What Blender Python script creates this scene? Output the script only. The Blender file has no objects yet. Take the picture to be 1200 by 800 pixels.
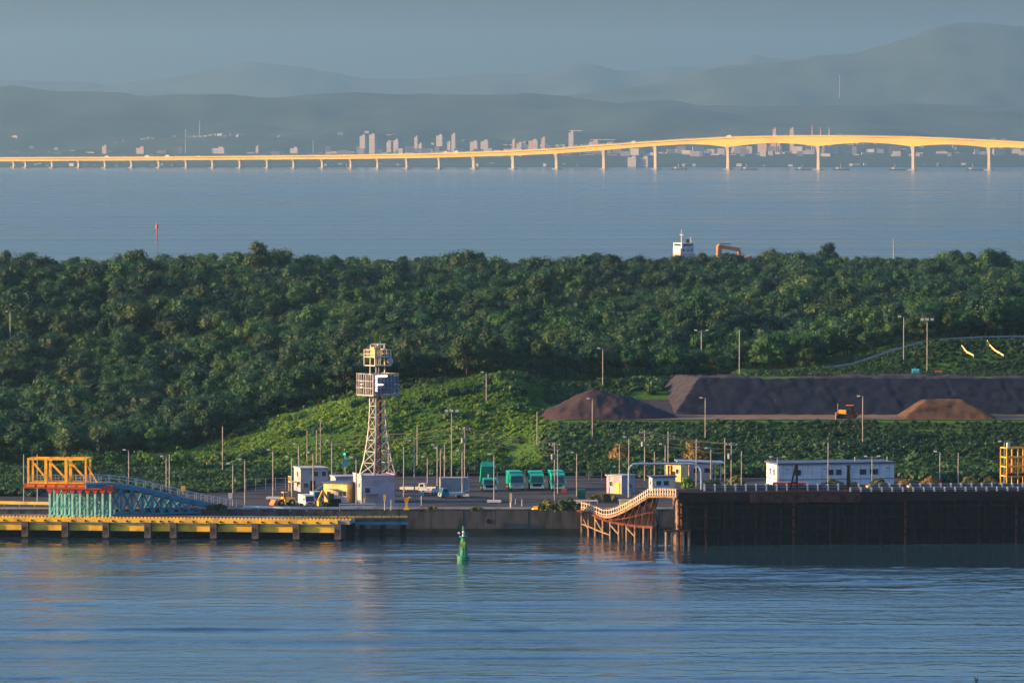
import bpy, math, random
import numpy as np
from mathutils import Vector, Matrix
random.seed(7)
rs = np.random.RandomState(11)
C = bpy.context.scene.collection
R = math.radians

# ------------------------------------------------------------------ camera, sky, sun, exposure
sc = bpy.context.scene
F = 6667.0                      # focal length in pixels of the 1200 px wide photograph
CAMZ, PITCH = 68.0, math.atan(237 / F)
cam = bpy.data.cameras.new('camera'); cam_o = bpy.data.objects.new('camera', cam); C.objects.link(cam_o)
cam.sensor_width = 36.0; cam.lens = 36.0 * F / 1200.0
cam.clip_start = 5.0; cam.clip_end = 60000.0
cam_o.location = (0, 0, CAMZ); cam_o.rotation_euler = (math.pi / 2 - PITCH, 0, 0)
sc.camera = cam_o

SUN_EL, SUN_AZ = R(13.0), R(5.0)           # azimuth: degrees from due left towards the camera
SUN_DIR = Vector((-math.cos(SUN_EL) * math.cos(SUN_AZ), -math.cos(SUN_EL) * math.sin(SUN_AZ), math.sin(SUN_EL)))
w = bpy.data.worlds.new('World'); sc.world = w; w.use_nodes = True
nt = w.node_tree; bg = nt.nodes['Background']
sky = nt.nodes.new('ShaderNodeTexSky'); sky.sky_type = 'NISHITA'; sky.sun_disc = False
sky.sun_elevation = SUN_EL
sky.sun_rotation = math.atan2(SUN_DIR.x, SUN_DIR.y)
sky.altitude = 50; sky.air_density = 1.0; sky.dust_density = 5.0; sky.ozone_density = 6.0
nt.links.new(sky.outputs[0], bg.inputs[0]); bg.inputs[1].default_value = 0.13
sl = bpy.data.lights.new('sun', 'SUN'); sl.energy = 4.2; sl.angle = R(0.5); sl.color = (1.0, 0.56, 0.18)
so = bpy.data.objects.new('sun', sl); C.objects.link(so)
so.rotation_euler = SUN_DIR.to_track_quat('Z', 'Y').to_euler()
sc.view_settings.view_transform = 'Standard'; sc.view_settings.look = 'None'
sc.view_settings.gamma = 1.0; sc.view_settings.exposure = 1.6
sc.cycles.use_denoising = True
sc.cycles.max_bounces = 5; sc.cycles.diffuse_bounces = 2; sc.cycles.glossy_bounces = 3
sc.cycles.transmission_bounces = 3; sc.cycles.transparent_max_bounces = 6; sc.cycles.volume_bounces = 0
sc.cycles.sample_clamp_indirect = 4.0; sc.cycles.caustics_reflective = False; sc.cycles.caustics_refractive = False
HAZE_DENSITY, HAZE_COLOR = 3.8e-5, (0.50, 0.84, 1.0)

# ------------------------------------------------------------------ where things stand
_fw = Vector((0, math.cos(PITCH), -math.sin(PITCH))); _up = Vector((0, math.sin(PITCH), math.cos(PITCH)))
def ray(u, v): return Vector(((u - 600) / F, 0, 0)) + _fw + _up * ((400 - v) / F)
def at(u, v, Y):
    d = ray(u, v); return Vector((0, 0, CAMZ)) + d * (Y / d.y)
def on_z(u, v, z=0.0):
    d = ray(u, v); return Vector((0, 0, CAMZ)) + d * ((z - CAMZ) / d.z)
def xof(u, Y): return at(u, 400, Y).x
def proj(p):
    r = Vector(p) - Vector((0, 0, CAMZ)); d = r.dot(_fw)
    return 600 + F * r.x / d, 400 - F * r.dot(_up) / d

def sm(a, b, t):
    t = np.clip((np.asarray(t, float) - a) / (b - a), 0, 1); return t * t * (3 - 2 * t)
_lat = np.random.RandomState(3).rand(256, 256)
def vnoise(x, y):
    x = np.asarray(x, float); y = np.asarray(y, float)
    xi = np.floor(x).astype(int); yi = np.floor(y).astype(int); fx = x - xi; fy = y - yi
    fx = fx * fx * (3 - 2 * fx); fy = fy * fy * (3 - 2 * fy)
    a = _lat[xi % 256, yi % 256]; b = _lat[(xi + 1) % 256, yi % 256]
    c = _lat[xi % 256, (yi + 1) % 256]; d = _lat[(xi + 1) % 256, (yi + 1) % 256]
    return (a * (1 - fx) + b * fx) * (1 - fy) + (c * (1 - fx) + d * fx) * fy
def fbm(x, y, o=4):
    s = 0; a = 1; t = 0
    for i in range(o):
        s = s + a * vnoise(x * 2 ** i + 17.3 * i, y * 2 ** i + 9.1 * i); t += a; a *= .5
    return s / t

YARD = 4.3
def terrain(x, y):
    x = np.asarray(x, float); y = np.asarray(y, float)
    zr = np.interp(x, [-140, -75, -62, -45, -25, 0, 25, 140], [4.8, 5.2, 7.5, 12, 17, 20, 20, 20])
    y0 = np.interp(x, [-90, -60, 0], [1092, 1088, 1084])
    left = YARD + (zr - YARD) * sm(0, 1, (y - y0) / (1146 - y0))
    left = left + (fbm(x / 14, y / 14, 3) - .5) * 1.8 * sm(0, 12, y - y0)
    right = np.interp(y, [1079, 1092, 1097, 1113, 1131, 1143, 1400], [YARD, 8.5, 8.7, 13, 13.1, 20, 20])
    right_soft = np.interp(y, [1079, 1092, 1097, 1113, 1131, 1155, 1400], [YARD, 8.5, 8.7, 13, 13.1, 18, 20])
    wb = sm(44, 47, x)
    right = right * wb + right_soft * (1 - wb)
    wr = sm(-1, 10, x)
    z = left * (1 - wr) + right * wr
    z = z + 5.2 * sm(58, 92, x) * sm(1166, 1190, y)
    zf = 20.2 + (fbm(x / 90 + 3, y / 120, 2) - .5) * (24 - 19 * sm(1520, 1800, y))
    z = z + (zf - z) * sm(1180, 1420, y)
    z = z - 22 * sm(1900, 1990, y)
    z = np.where(y < 1079, YARD, z)
    return z
def hz(x, y): return float(terrain(x, y))
def on_land(u, v):
    """the place on the terrain seen at this spot of the view"""
    d = ray(u, v); t = 960.0
    while t < 2100:
        p = Vector((0, 0, CAMZ)) + d * t
        if p.z <= hz(p.x, p.y): return p
        t += 1.0
    return p

# ------------------------------------------------------------------ materials
MATS = {}
def node(nt, t, **kw):
    n = nt.nodes.new(t)
    for k, v in kw.items(): setattr(n, k, v)
    return n
def mat(name, col, rough=.7, metal=0.0, var=.25, scale=.6, dirt=None, stretch=(1, 1, 1), spec=.4):
    if name in MATS: return MATS[name]
    m = bpy.data.materials.new(name); m.use_nodes = True; t = m.node_tree; L = t.links
    p = t.nodes['Principled BSDF']
    tc = node(t, 'ShaderNodeTexCoord'); mp = node(t, 'ShaderNodeMapping'); mp.inputs['Scale'].default_value = stretch
    L.new(tc.outputs['Object'], mp.inputs[0])
    n = node(t, 'ShaderNodeTexNoise'); n.inputs['Scale'].default_value = scale; n.inputs['Detail'].default_value = 6
    L.new(mp.outputs[0], n.inputs['Vector'])
    r = node(t, 'ShaderNodeValToRGB'); r.color_ramp.elements[0].position = .3; r.color_ramp.elements[1].position = .72
    d = dirt or tuple(c * (1 - var * 1.6) for c in col)
    r.color_ramp.elements[0].color = (*d, 1)
    r.color_ramp.elements[1].color = (*[min(1, c * (1 + var * .5)) for c in col], 1)
    e = r.color_ramp.elements.new(.5); e.color = (*col, 1)
    L.new(n.outputs[0], r.inputs[0]); L.new(r.outputs[0], p.inputs['Base Color'])
    p.inputs['Roughness'].default_value = rough; p.inputs['Metallic'].default_value = metal
    p.inputs['Specular IOR Level'].default_value = spec if rough < .84 else .08
    MATS[name] = m; return m
def leaf_mat(name, cols, bright=1.0):
    m = bpy.data.materials.new(name); m.use_nodes = True; t = m.node_tree; L = t.links
    p = t.nodes['Principled BSDF']; out = t.nodes['Material Output']
    oi = node(t, 'ShaderNodeObjectInfo'); r = node(t, 'ShaderNodeValToRGB'); r.color_ramp.interpolation = 'LINEAR'
    while len(r.color_ramp.elements) < len(cols): r.color_ramp.elements.new(.5)
    for i, c in enumerate(cols):
        r.color_ramp.elements[i].position = i / (len(cols) - 1); r.color_ramp.elements[i].color = (*[k * bright for k in c], 1)
    L.new(oi.outputs['Random'], r.inputs[0])
    g = node(t, 'ShaderNodeNewGeometry'); n = node(t, 'ShaderNodeTexNoise'); n.inputs['Scale'].default_value = .55; n.inputs['Detail'].default_value = 4
    L.new(g.outputs['Position'], n.inputs['Vector'])
    h = node(t, 'ShaderNodeHueSaturation'); mr = node(t, 'ShaderNodeMapRange')
    mr.inputs[1].default_value = .3; mr.inputs[2].default_value = .7; mr.inputs[3].default_value = .7; mr.inputs[4].default_value = 1.3
    L.new(n.outputs[0], mr.inputs[0]); n2 = node(t, 'ShaderNodeTexNoise'); n2.inputs['Scale'].default_value = .022; n2.inputs['Detail'].default_value = 3; L.new(g.outputs['Position'], n2.inputs['Vector'])
    m2 = node(t, 'ShaderNodeMapRange'); m2.inputs[1].default_value = .36; m2.inputs[2].default_value = .64; m2.inputs[3].default_value = .62; m2.inputs[4].default_value = 1.42; L.new(n2.outputs[0], m2.inputs[0])  # broad tone patches: mixed species, plus sunlit ridges put into the colour
    mu = node(t, 'ShaderNodeMath', operation='MULTIPLY'); L.new(mr.outputs[0], mu.inputs[0]); L.new(m2.outputs[0], mu.inputs[1])
    m3 = node(t, 'ShaderNodeMapRange'); m3.inputs[1].default_value = .36; m3.inputs[2].default_value = .64; m3.inputs[3].default_value = .515; m3.inputs[4].default_value = .485; L.new(n2.outputs[0], m3.inputs[0]); L.new(m3.outputs[0], h.inputs['Hue'])
    L.new(mu.outputs[0], h.inputs['Value']); L.new(r.outputs[0], h.inputs['Color'])
    L.new(h.outputs[0], p.inputs['Base Color']); p.inputs['Roughness'].default_value = .6; p.inputs['Specular IOR Level'].default_value = .3
    tr = node(t, 'ShaderNodeBsdfTranslucent'); L.new(h.outputs[0], tr.inputs[0])
    mx = node(t, 'ShaderNodeMixShader'); mx.inputs[0].default_value = .3
    L.new(p.outputs[0], mx.inputs[1]); L.new(tr.outputs[0], mx.inputs[2]); L.new(mx.outputs[0], out.inputs['Surface'])
    MATS[name] = m; return m

# ------------------------------------------------------------------ mesh helpers
class MB:
    def __init__(s): s.v = []; s.f = []
    def quad(s, a, b, c, d):
        n = len(s.v); s.v += [tuple(a), tuple(b), tuple(c), tuple(d)]; s.f.append((n, n + 1, n + 2, n + 3)); return s
    def box(s, c, d, rz=0.0, taper=1.0, ty=None):
        n = len(s.v); cx, cy, cz = c; sx, sy, szz = d[0] / 2, d[1] / 2, d[2] / 2; ca, sa = math.cos(rz), math.sin(rz)
        ty = taper if ty is None else ty
        for z in (-1, 1):
            k = taper if z > 0 else 1.0; k2 = ty if z > 0 else 1.0
            for x, y in ((-1, -1), (1, -1), (1, 1), (-1, 1)):
                px, py = x * sx * k, y * sy * k2
                s.v.append((cx + px * ca - py * sa, cy + px * sa + py * ca, cz + z * szz))
        s.f += [(n + 3, n + 2, n + 1, n), (n + 4, n + 5, n + 6, n + 7)] + [(n + i, n + (i + 1) % 4, n + 4 + (i + 1) % 4, n + 4 + i) for i in range(4)]
        return s
    def beam(s, p, q, w, h=None):
        p, q = Vector(p), Vector(q); h = h or w; d = (q - p)
        if d.length < 1e-6: return s
        d.normalize(); u = d.cross(Vector((0, 0, 1)))
        if u.length < 1e-3: u = Vector((1, 0, 0))
        u.normalize(); v = u.cross(d); n = len(s.v)
        for e in (p, q):
            for a, b in ((-1, -1), (1, -1), (1, 1), (-1, 1)): s.v.append(tuple(e + u * a * w / 2 + v * b * h / 2))
        s.f += [(n + 3, n + 2, n + 1, n), (n + 4, n + 5, n + 6, n + 7)] + [(n + i, n + (i + 1) % 4, n + 4 + (i + 1) % 4, n + 4 + i) for i in range(4)]
        return s
    def cyl(s, p, q, r1, r2=None, k=8):
        p, q = Vector(p), Vector(q); r2 = r1 if r2 is None else r2; d = (q - p).normalized(); u = d.cross(Vector((0, 0, 1)))
        if u.length < 1e-3: u = Vector((1, 0, 0))
        u.normalize(); v = u.cross(d); n = len(s.v)
        for e, r in ((p, r1), (q, r2)):
            for i in range(k):
                a = 2 * math.pi * i / k; s.v.append(tuple(e + u * math.cos(a) * r + v * math.sin(a) * r))
        s.f += [tuple(n + k - 1 - i for i in range(k)), tuple(n + k + i for i in range(k))]
        s.f += [(n + i, n + (i + 1) % k, n + k + (i + 1) % k, n + k + i) for i in range(k)]
        return s
    def prism(s, pts, y0, y1):
        """outline in x,z pushed from y0 to y1"""
        n = len(s.v); k = len(pts)
        for y in (y0, y1):
            for x, z in pts: s.v.append((x, y, z))
        s.f += [tuple(n + i for i in range(k)), tuple(n + k + k - 1 - i for i in range(k))]
        s.f += [(n + (i + 1) % k, n + i, n + k + i, n + k + (i + 1) % k) for i in range(k)]
        return s
    def blob(s, c, r, k=8, j=5, jit=.12, rnd=random):
        n = len(s.v)
        for a in range(j + 1):
            th = math.pi * a / j
            for b in range(k):
                ph = 2 * math.pi * b / k; q = 1 + rnd.uniform(-jit, jit)
                s.v.append((c[0] + r[0] * q * math.sin(th) * math.cos(ph), c[1] + r[1] * q * math.sin(th) * math.sin(ph), c[2] + r[2] * q * math.cos(th)))
        for a in range(j):
            for b in range(k): s.f.append((n + a * k + b, n + (a + 1) * k + b, n + (a + 1) * k + (b + 1) % k, n + a * k + (b + 1) % k))
        return s
    def mesh(s, name, m, smooth=False):
        me = bpy.data.meshes.new(name); me.from_pydata(s.v, [], s.f); me.update()
        if m: me.materials.append(m)
        if smooth: me.shade_smooth()
        return me
    def build(s, name, m, parent=None, smooth=False, **kw): return obj(name, s.mesh(name, m, smooth), parent, **kw)
def obj(name, me, parent=None, loc=None, rz=0.0):
    o = bpy.data.objects.new(name, me); C.objects.link(o)
    if parent: o.parent = parent
    if loc is not None: o.location = loc
    if rz: o.rotation_euler.z = rz
    return o
def tag(o, label=None, cat=None, group=None, kind=None):
    for k, v in (('label', label), ('category', cat), ('group', group), ('kind', kind)):
        if v: o[k] = v
    return o
def thing(name, label, cat, loc=(0, 0, 0), rz=0.0, group=None): return tag(obj(name, None, None, loc, rz), label, cat, group)
def copy_thing(root, loc, rz, label=None, scale=None):
    r = root.copy(); C.objects.link(r); r.location = loc; r.rotation_euler.z = rz
    if label: r['label'] = label
    if scale: r.scale = scale
    for ch in list(root.children):
        c = ch.copy(); C.objects.link(c); c.parent = r
        for g in list(ch.children):
            d = g.copy(); C.objects.link(d); d.parent = c
    return r
def grid(name, xs, ys, zf, m, smooth=True):
    X, Y = np.meshgrid(xs, ys); Z = zf(X, Y); nx, ny = len(xs), len(ys)
    me = bpy.data.meshes.new(name)
    co = np.stack([X, Y, Z], -1).reshape(-1, 3)
    i = np.arange((ny - 1) * nx).reshape(ny - 1, nx)[:, :-1].ravel()
    f = np.stack([i, i + 1, i + nx + 1, i + nx], 1)
    me.vertices.add(len(co)); me.vertices.foreach_set('co', co.ravel())
    me.loops.add(f.size); me.loops.foreach_set('vertex_index', f.ravel())
    me.polygons.add(len(f)); me.polygons.foreach_set('loop_start', np.arange(0, f.size, 4))
    me.update(calc_edges=True)
    if smooth: me.shade_smooth()
    me.materials.append(m)
    return obj(name, me)

# ------------------------------------------------------------------ water
def water_mat(name, near):
    m = bpy.data.materials.new(name); m.use_nodes = True; t = m.node_tree; L = t.links; p = t.nodes['Principled BSDF']
    p.inputs['Base Color'].default_value = (.012, .035, .05, 1); p.inputs['IOR'].default_value = 1.33
    g = node(t, 'ShaderNodeNewGeometry')
    def nz(sx, sy, det=3, rough=.55):
        mp = node(t, 'ShaderNodeMapping'); mp.inputs['Scale'].default_value = (sx, sy, 1); L.new(g.outputs['Position'], mp.inputs[0])
        n = node(t, 'ShaderNodeTexNoise'); n.inputs['Scale'].default_value = 1; n.inputs['Detail'].default_value = det; n.inputs['Roughness'].default_value = rough
        L.new(mp.outputs[0], n.inputs['Vector']); return n.outputs[0]
    def rng(s, a, b, c, d):
        r = node(t, 'ShaderNodeMapRange'); r.inputs[1].default_value = a; r.inputs[2].default_value = b; r.inputs[3].default_value = c; r.inputs[4].default_value = d
        L.new(s, r.inputs[0]); return r.outputs[0]
    if near:
        band = nz(.006, .055, 3)
        L.new(rng(band, .38, .62, .06, .16), p.inputs['Roughness'])
        rip = nz(.45, .20, 4, .62)
        b = node(t, 'ShaderNodeBump'); b.inputs['Distance'].default_value = .55; L.new(rip, b.inputs['Height'])
        L.new(rng(band, .35, .65, .14, .65), b.inputs['Strength']); L.new(b.outputs[0], p.inputs['Normal'])
    else:
        band = nz(.0012, .011, 5, .6)
        L.new(rng(band, .35, .65, .07, .24), p.inputs['Roughness'])
    return m
WM_FAR, WM_NEAR = water_mat('open_water', False), water_mat('harbour_water', True)
def wave(X, Y):
    k = lambda a, L, s: np.sin((X * math.sin(a) + Y * math.cos(a)) * 2 * math.pi / L + s)
    d = fbm(X / 60, Y / 22, 3)
    z = .022 * k(.25, 7.3, 0) + .018 * k(-.5, 4.6, 1.2) + .014 * k(.7, 3.1, 2.) + .03 * k(.06, 17, .4)
    z = z * np.clip(d * 3 - .8, .1, 1.6) + .12 * (fbm(X / 5.5, Y / 3.2, 3) - .5) * np.clip((fbm(X / 90 + 7, Y / 15, 2) - .35) * 3, .15, 1.2)
    z = z + .34 * (fbm(X / 38, Y / 5.5, 3) - .5) * np.clip((fbm(X / 120 + 3, Y / 26, 2) - .3) * 2.6, .2, 1.3)
    fade = sm(0, 40, 160 - np.abs(X)) * sm(0, 25, Y - 620) * sm(0, 5, 1004 - Y)
    # long wake swells crossing the basin
    for (yc, sl_, a, L) in ((745, .004, .11, 6), (718, .01, .10, 6), (768, -.01, .10, 7), (788, .002, .20, 7), (830, .012, .10, 6)):
        q = Y - yc - sl_ * X - 4.5 * (fbm(X / 40, Y * 0 + yc, 2) - .5); a = a * (.45 + .9 * vnoise(X / 22 + yc, Y * 0))
        z = z + a * np.exp(-(q / 4.0) ** 2) * np.cos(q * 2 * math.pi / L)
    # boat wake: a train of cusped crests running off to the right, and a short one left of the buoy
    for (x0, y0, x1, y1, n, a) in ((22, 908, 92, 838, 7, .30), (-22, 930, -38, 925, 2, .2), (6, 925, 30, 905, 3, .2)):
        for i in range(n):
            t = i / max(1, n - 1); cx = x0 + (x1 - x0) * t; cy = y0 + (y1 - y0) * t
            dx = (X - cx) / 6.5; dy = (Y - cy - .25 * (X - cx)) / 2.4
            z = z + a * np.exp(-dx * dx - dy * dy) * np.cos(dy * 2.2)
    return z * fade
near_w = grid('harbour_water', np.arange(-170, 170.1, .85), np.arange(600, 1010.1, .62), lambda X, Y: wave(X, Y), WM_NEAR)
tag(near_w, 'rippled blue harbour water in front of the piers', None, kind='structure')
f = MB()
for (x0, x1, y0, y1) in ((-8000, 8000, -400, 600), (-8000, -170, 600, 1010), (170, 8000, 600, 1010), (-8000, 8000, 1010, 13800)):
    f.quad((x0, y0, 0), (x1, y0, 0), (x1, y1, 0), (x0, y1, 0))
tag(f.build('sea', WM_FAR), 'calm blue bay between the wooded island and the far shore', kind='structure')

# ------------------------------------------------------------------ the island
m_soil = mat('forest_floor', (.045, .055, .022), .95, var=.4, scale=.12)
def land_mat():
    m = bpy.data.materials.new('island_ground'); m.use_nodes = True; t = m.node_tree; L = t.links; p = t.nodes['Principled BSDF']
    g = node(t, 'ShaderNodeNewGeometry'); n = node(t, 'ShaderNodeTexNoise'); n.inputs['Scale'].default_value = .45; n.inputs['Detail'].default_value = 9; n.inputs['Roughness'].default_value = .7
    L.new(g.outputs['Position'], n.inputs['Vector'])
    r = node(t, 'ShaderNodeValToRGB'); e = r.color_ramp.elements
    e[0].position = .3; e[0].color = (.026, .075, .014, 1); e[1].position = .7; e[1].color = (.065, .15, .02, 1)
    L.new(n.outputs[0], r.inputs[0]); L.new(r.outputs[0], p.inputs['Base Color']); p.inputs['Roughness'].default_value = .95
    p.inputs['Specular IOR Level'].default_value = .1
    return m
ys = np.concatenate([np.arange(1079, 1200, 1.5), np.arange(1200, 2012, 6)])
tag(grid('island_ground', np.arange(-300, 300.1, 2.0), ys, terrain, land_mat()), 'grassy and wooded ground of the island', kind='structure')

# ------------------------------------------------------------------ far shore and mountains
m_far = mat('far_woods', (.035, .05, .03), .95, var=.35, scale=.006)
def hills(name, Yr, dep, prof, rough, label, half=6200, zoff=0):
    us = [p[0] for p in prof]; zs = [at(p[0], p[1], Yr).z for p in prof]
    xs = np.linspace(-half, half, 420); ysn = np.linspace(-1, 1, 46)
    def zf(X, S):
        u = 600 + X / Yr * F; r = np.interp(u, us, zs)
        nn = (fbm(X / 420 + Yr, S * dep / 420, 6) - .5) * 2.2
        shape = np.where(S < 0, (1 - np.abs(S)) ** 1.25, 1 - S * S)
        nn = nn + .10 * (fbm(X / 70, S * dep / 70, 3) - .5)
        return np.maximum(r * shape + nn * rough * (1 - S * S) ** .5 * np.minimum(1, 2.2 * np.abs(S) + .34), 0) + 2
    o = grid(name, xs, ysn, zf, m_far)
    me = o.data; co = np.empty(len(me.vertices) * 3); me.vertices.foreach_get('co', co); co = co.reshape(-1, 3)
    co[:, 1] = Yr + co[:, 1] * dep; me.vertices.foreach_set('co', co.ravel()); me.update()
    return tag(o, label, kind='structure')
hills('near_hills', 17000, 2500, [(-700, 104), (0, 106), (100, 108), (150, 110), (260, 107), (300, 111), (450, 113), (600, 114), (700, 118), (800, 122), (900, 126), (1200, 130), (1900, 128)], 60, 'low hazy wooded hills behind the far shore')
hills('far_mountains', 24500, 1800, [(-400, 92), (0, 97), (100, 98), (130, 101), (180, 94), (215, 89), (240, 82), (265, 78), (290, 74), (315, 75), (345, 77), (370, 83), (392, 86), (410, 92), (430, 93), (500, 93), (560, 90), (620, 90), (655, 83), (680, 77), (700, 79), (720, 85), (745, 87), (765, 86), (775, 81), (800, 80), (830, 79), (860, 73), (880, 66), (900, 70), (930, 71), (960, 66), (985, 69), (1050, 60), (1300, 50), (1700, 90)], 50, 'pale blue mountain range on the skyline')
hills('right_mountain', 20500, 1600, [(-800, 160), (480, 160), (560, 126), (640, 116), (700, 108), (780, 98), (810, 90), (830, 83), (860, 80), (900, 75), (940, 71), (960, 65), (1000, 63), (1030, 56), (1050, 48), (1075, 42), (1090, 34), (1110, 30), (1130, 27), (1165, 28), (1200, 30), (1260, 36), (1400, 60), (1900, 120)], 60, 'tall hazy wooded mountain at the right')
f = MB(); f.quad((-8000, 13700, 1.2), (8000, 13700, 1.2), (8000, 28500, 1.2), (-8000, 28500, 1.2)); f.quad((-8000, 13700, -1), (8000, 13700, -1), (8000, 13700, 1.2), (-8000, 13700, 1.2))
tag(f.build('far_shore', m_far), 'flat far shore under the town', kind='structure')

# ------------------------------------------------------------------ trees and shrubs
def leaf_cloud(mb, lobes, n, size, rnd, core=True):
    tot = sum(l[3] ** 2 for l in lobes)
    for (x, y, z, r, sq) in lobes:
        if core: mb.blob((x, y, z), (r * .62, r * .62, r * .62 * sq), 6, 4, .2, rnd)
        for i in range(int(n * r * r / tot)):
            a = rnd.uniform(0, 2 * math.pi); cz = rnd.uniform(-.45, 1); s_ = math.sqrt(1 - cz * cz)
            d = Vector((s_ * math.cos(a), s_ * math.sin(a), cz)); q = r * (rnd.uniform(.62, 1.04) if rnd.random() < .8 else rnd.uniform(1.0, 1.28))
            p = Vector((x + d.x * q, y + d.y * q, z + d.z * q * sq))
            nrm = (d + Vector((rnd.uniform(-.75, .75), rnd.uniform(-.75, .75), rnd.uniform(-.5, .8)))).normalized()
            t1 = nrm.orthogonal().normalized(); t1.rotate(Matrix.Rotation(rnd.uniform(0, 6.28), 3, nrm)); t2 = nrm.cross(t1)
            k = size * rnd.uniform(.6, 1.25); k2 = k * rnd.uniform(.5, .9)
            mb.quad(p - t1 * k - t2 * k2 * .4, p + t2 * k2 * -.9 + t1 * k * .3, p + t1 * k + t2 * k2 * .5, p + t2 * k2 * .9 - t1 * k * .2)
def crown_mb(seed, Rr, Hh, n, size):
    rnd = random.Random(seed); lobes = []
    for i in range(rnd.randint(15, 24)):
        a = rnd.uniform(0, 6.28); q = Rr * math.sqrt(rnd.uniform(0, 1)) * .72; top = 1 - (q / Rr) ** 2
        z = Hh * (.40 + .46 * top * rnd.uniform(.45, 1.1)); lobes.append((q * math.cos(a), q * math.sin(a), z, Rr * rnd.uniform(.18, .46), rnd.uniform(.65, 1.1)))
    for i in range(4):
        a = i * 1.57 + rnd.random(); lobes.append((Rr * .5 * math.cos(a), Rr * .5 * math.sin(a), Hh * .3, Rr * .4, .8))
    m = MB(); leaf_cloud(m, lobes, n, size, rnd); return m
def trunk_mb(seed, Rr, Hh):
    rnd = random.Random(seed); m = MB(); m.cyl((0, 0, -1.2), (.1, 0, Hh * .45), .28, .17, 6)
    for i in range(4):
        a = i * 1.57 + rnd.random(); m.cyl((.05, 0, Hh * (.25 + .04 * i)), (Rr * .55 * math.cos(a), Rr * .55 * math.sin(a), Hh * .62), .12, .05, 5)
    return m
LEAF = leaf_mat('tree_leaves', [(.008, .040, .022), (.014, .064, .022), (.020, .082, .020), (.010, .050, .024), (.030, .105, .020), (.046, .086, .026), (.012, .056, .028), (.026, .066, .024)])
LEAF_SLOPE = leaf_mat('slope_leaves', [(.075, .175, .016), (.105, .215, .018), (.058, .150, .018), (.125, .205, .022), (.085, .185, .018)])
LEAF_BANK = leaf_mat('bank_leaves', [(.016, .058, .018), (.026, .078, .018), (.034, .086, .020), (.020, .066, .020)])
BARK = mat('bark', (.09, .065, .045), .9)
NV = 8
dims = [(4.6, 10.5), (3.4, 9.5), (5.6, 11.0), (3.8, 12.5), (2.8, 7.0), (5.0, 8.6), (2.6, 11.5), (6.4, 12.0)]
crowns = [crown_mb(50 + i, *dims[i], 2600, .27) for i in range(NV)]
trunks = [trunk_mb(50 + i, *dims[i]) for i in range(NV)]
crown_me = [c.mesh('crown', LEAF) for c in crowns]; trunk_me = [t.mesh('trunk', BARK) for t in trunks]

def lib(name, meshes):
    c = bpy.data.collections.new(name)
    for i, me in enumerate(meshes):
        o = bpy.data.objects.new(name + '_sample.%03d' % i, me); c.objects.link(o)
    return c
def scatter(name, P, coll, label):
    """one object that instances the samples of coll on the points P: (x, y, z, rz, scale, index)"""
    P = np.asarray(P, float)
    me = bpy.data.meshes.new(name); me.vertices.add(len(P)); me.vertices.foreach_set('co', P[:, :3].ravel())
    for k, col, ty in (('turn', 3, 'FLOAT'), ('size', 4, 'FLOAT'), ('pick', 5, 'INT')):
        a = me.attributes.new(k, ty, 'POINT'); a.data.foreach_set('value', P[:, col].astype(np.int32 if ty == 'INT' else np.float32))
    o = obj(name, me); g = bpy.data.node_groups.new(name, 'GeometryNodeTree')
    g.interface.new_socket('Geometry', in_out='INPUT', socket_type='NodeSocketGeometry'); g.interface.new_socket('Geometry', in_out='OUTPUT', socket_type='NodeSocketGeometry')
    N = g.nodes; L = g.links; gi = N.new('NodeGroupInput'); go = N.new('NodeGroupOutput'); ip = N.new('GeometryNodeInstanceOnPoints'); ci = N.new('GeometryNodeCollectionInfo')
    ci.inputs['Collection'].default_value = coll; ci.inputs['Separate Children'].default_value = True; ci.inputs['Reset Children'].default_value = True
    def na(nm, ty):
        n = N.new('GeometryNodeInputNamedAttribute'); n.data_type = ty; n.inputs['Name'].default_value = nm; return n.outputs['Attribute']
    cx = N.new('ShaderNodeCombineXYZ'); L.new(na('turn', 'FLOAT'), cx.inputs['Z'])
    e2r = N.new('FunctionNodeEulerToRotation'); L.new(cx.outputs[0], e2r.inputs[0])
    L.new(gi.outputs[0], ip.inputs['Points']); L.new(ci.outputs[0], ip.inputs['Instance']); ip.inputs['Pick Instance'].default_value = True
    L.new(na('pick', 'INT'), ip.inputs['Instance Index']); L.new(e2r.outputs[0], ip.inputs['Rotation']); L.new(na('size', 'FLOAT'), ip.inputs['Scale'])
    L.new(ip.outputs[0], go.inputs[0])
    md = o.modifiers.new('scatter', 'NODES'); md.node_group = g
    return tag(o, label, kind='stuff')

def wood_edge(x): return np.interp(x, [-140, -86, -78, -60, -52, -40, 0, 12, 30, 60, 75, 92, 140], [1101, 1103, 1120, 1128, 1140, 1152, 1160, 1168, 1174, 1176, 1192, 1214, 1230])
pts = []; y = 1099.0; cell = {}
sx = sy = 5.1
while y < 1925:
    half = (600 / F) * y + 48; x = -half
    while x < half:
        px = x + rs.uniform(-.45, .45) * sx; py = y + rs.uniform(-.45, .45) * sy
        if py > wood_edge(px) + 2: pts.append((px, py))
        x += sx
    y += sy
pts.sort(key=lambda p: p[1] - 0.12 * p[0])
def show(p): return p[1]
pts.sort(key=show)
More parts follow.
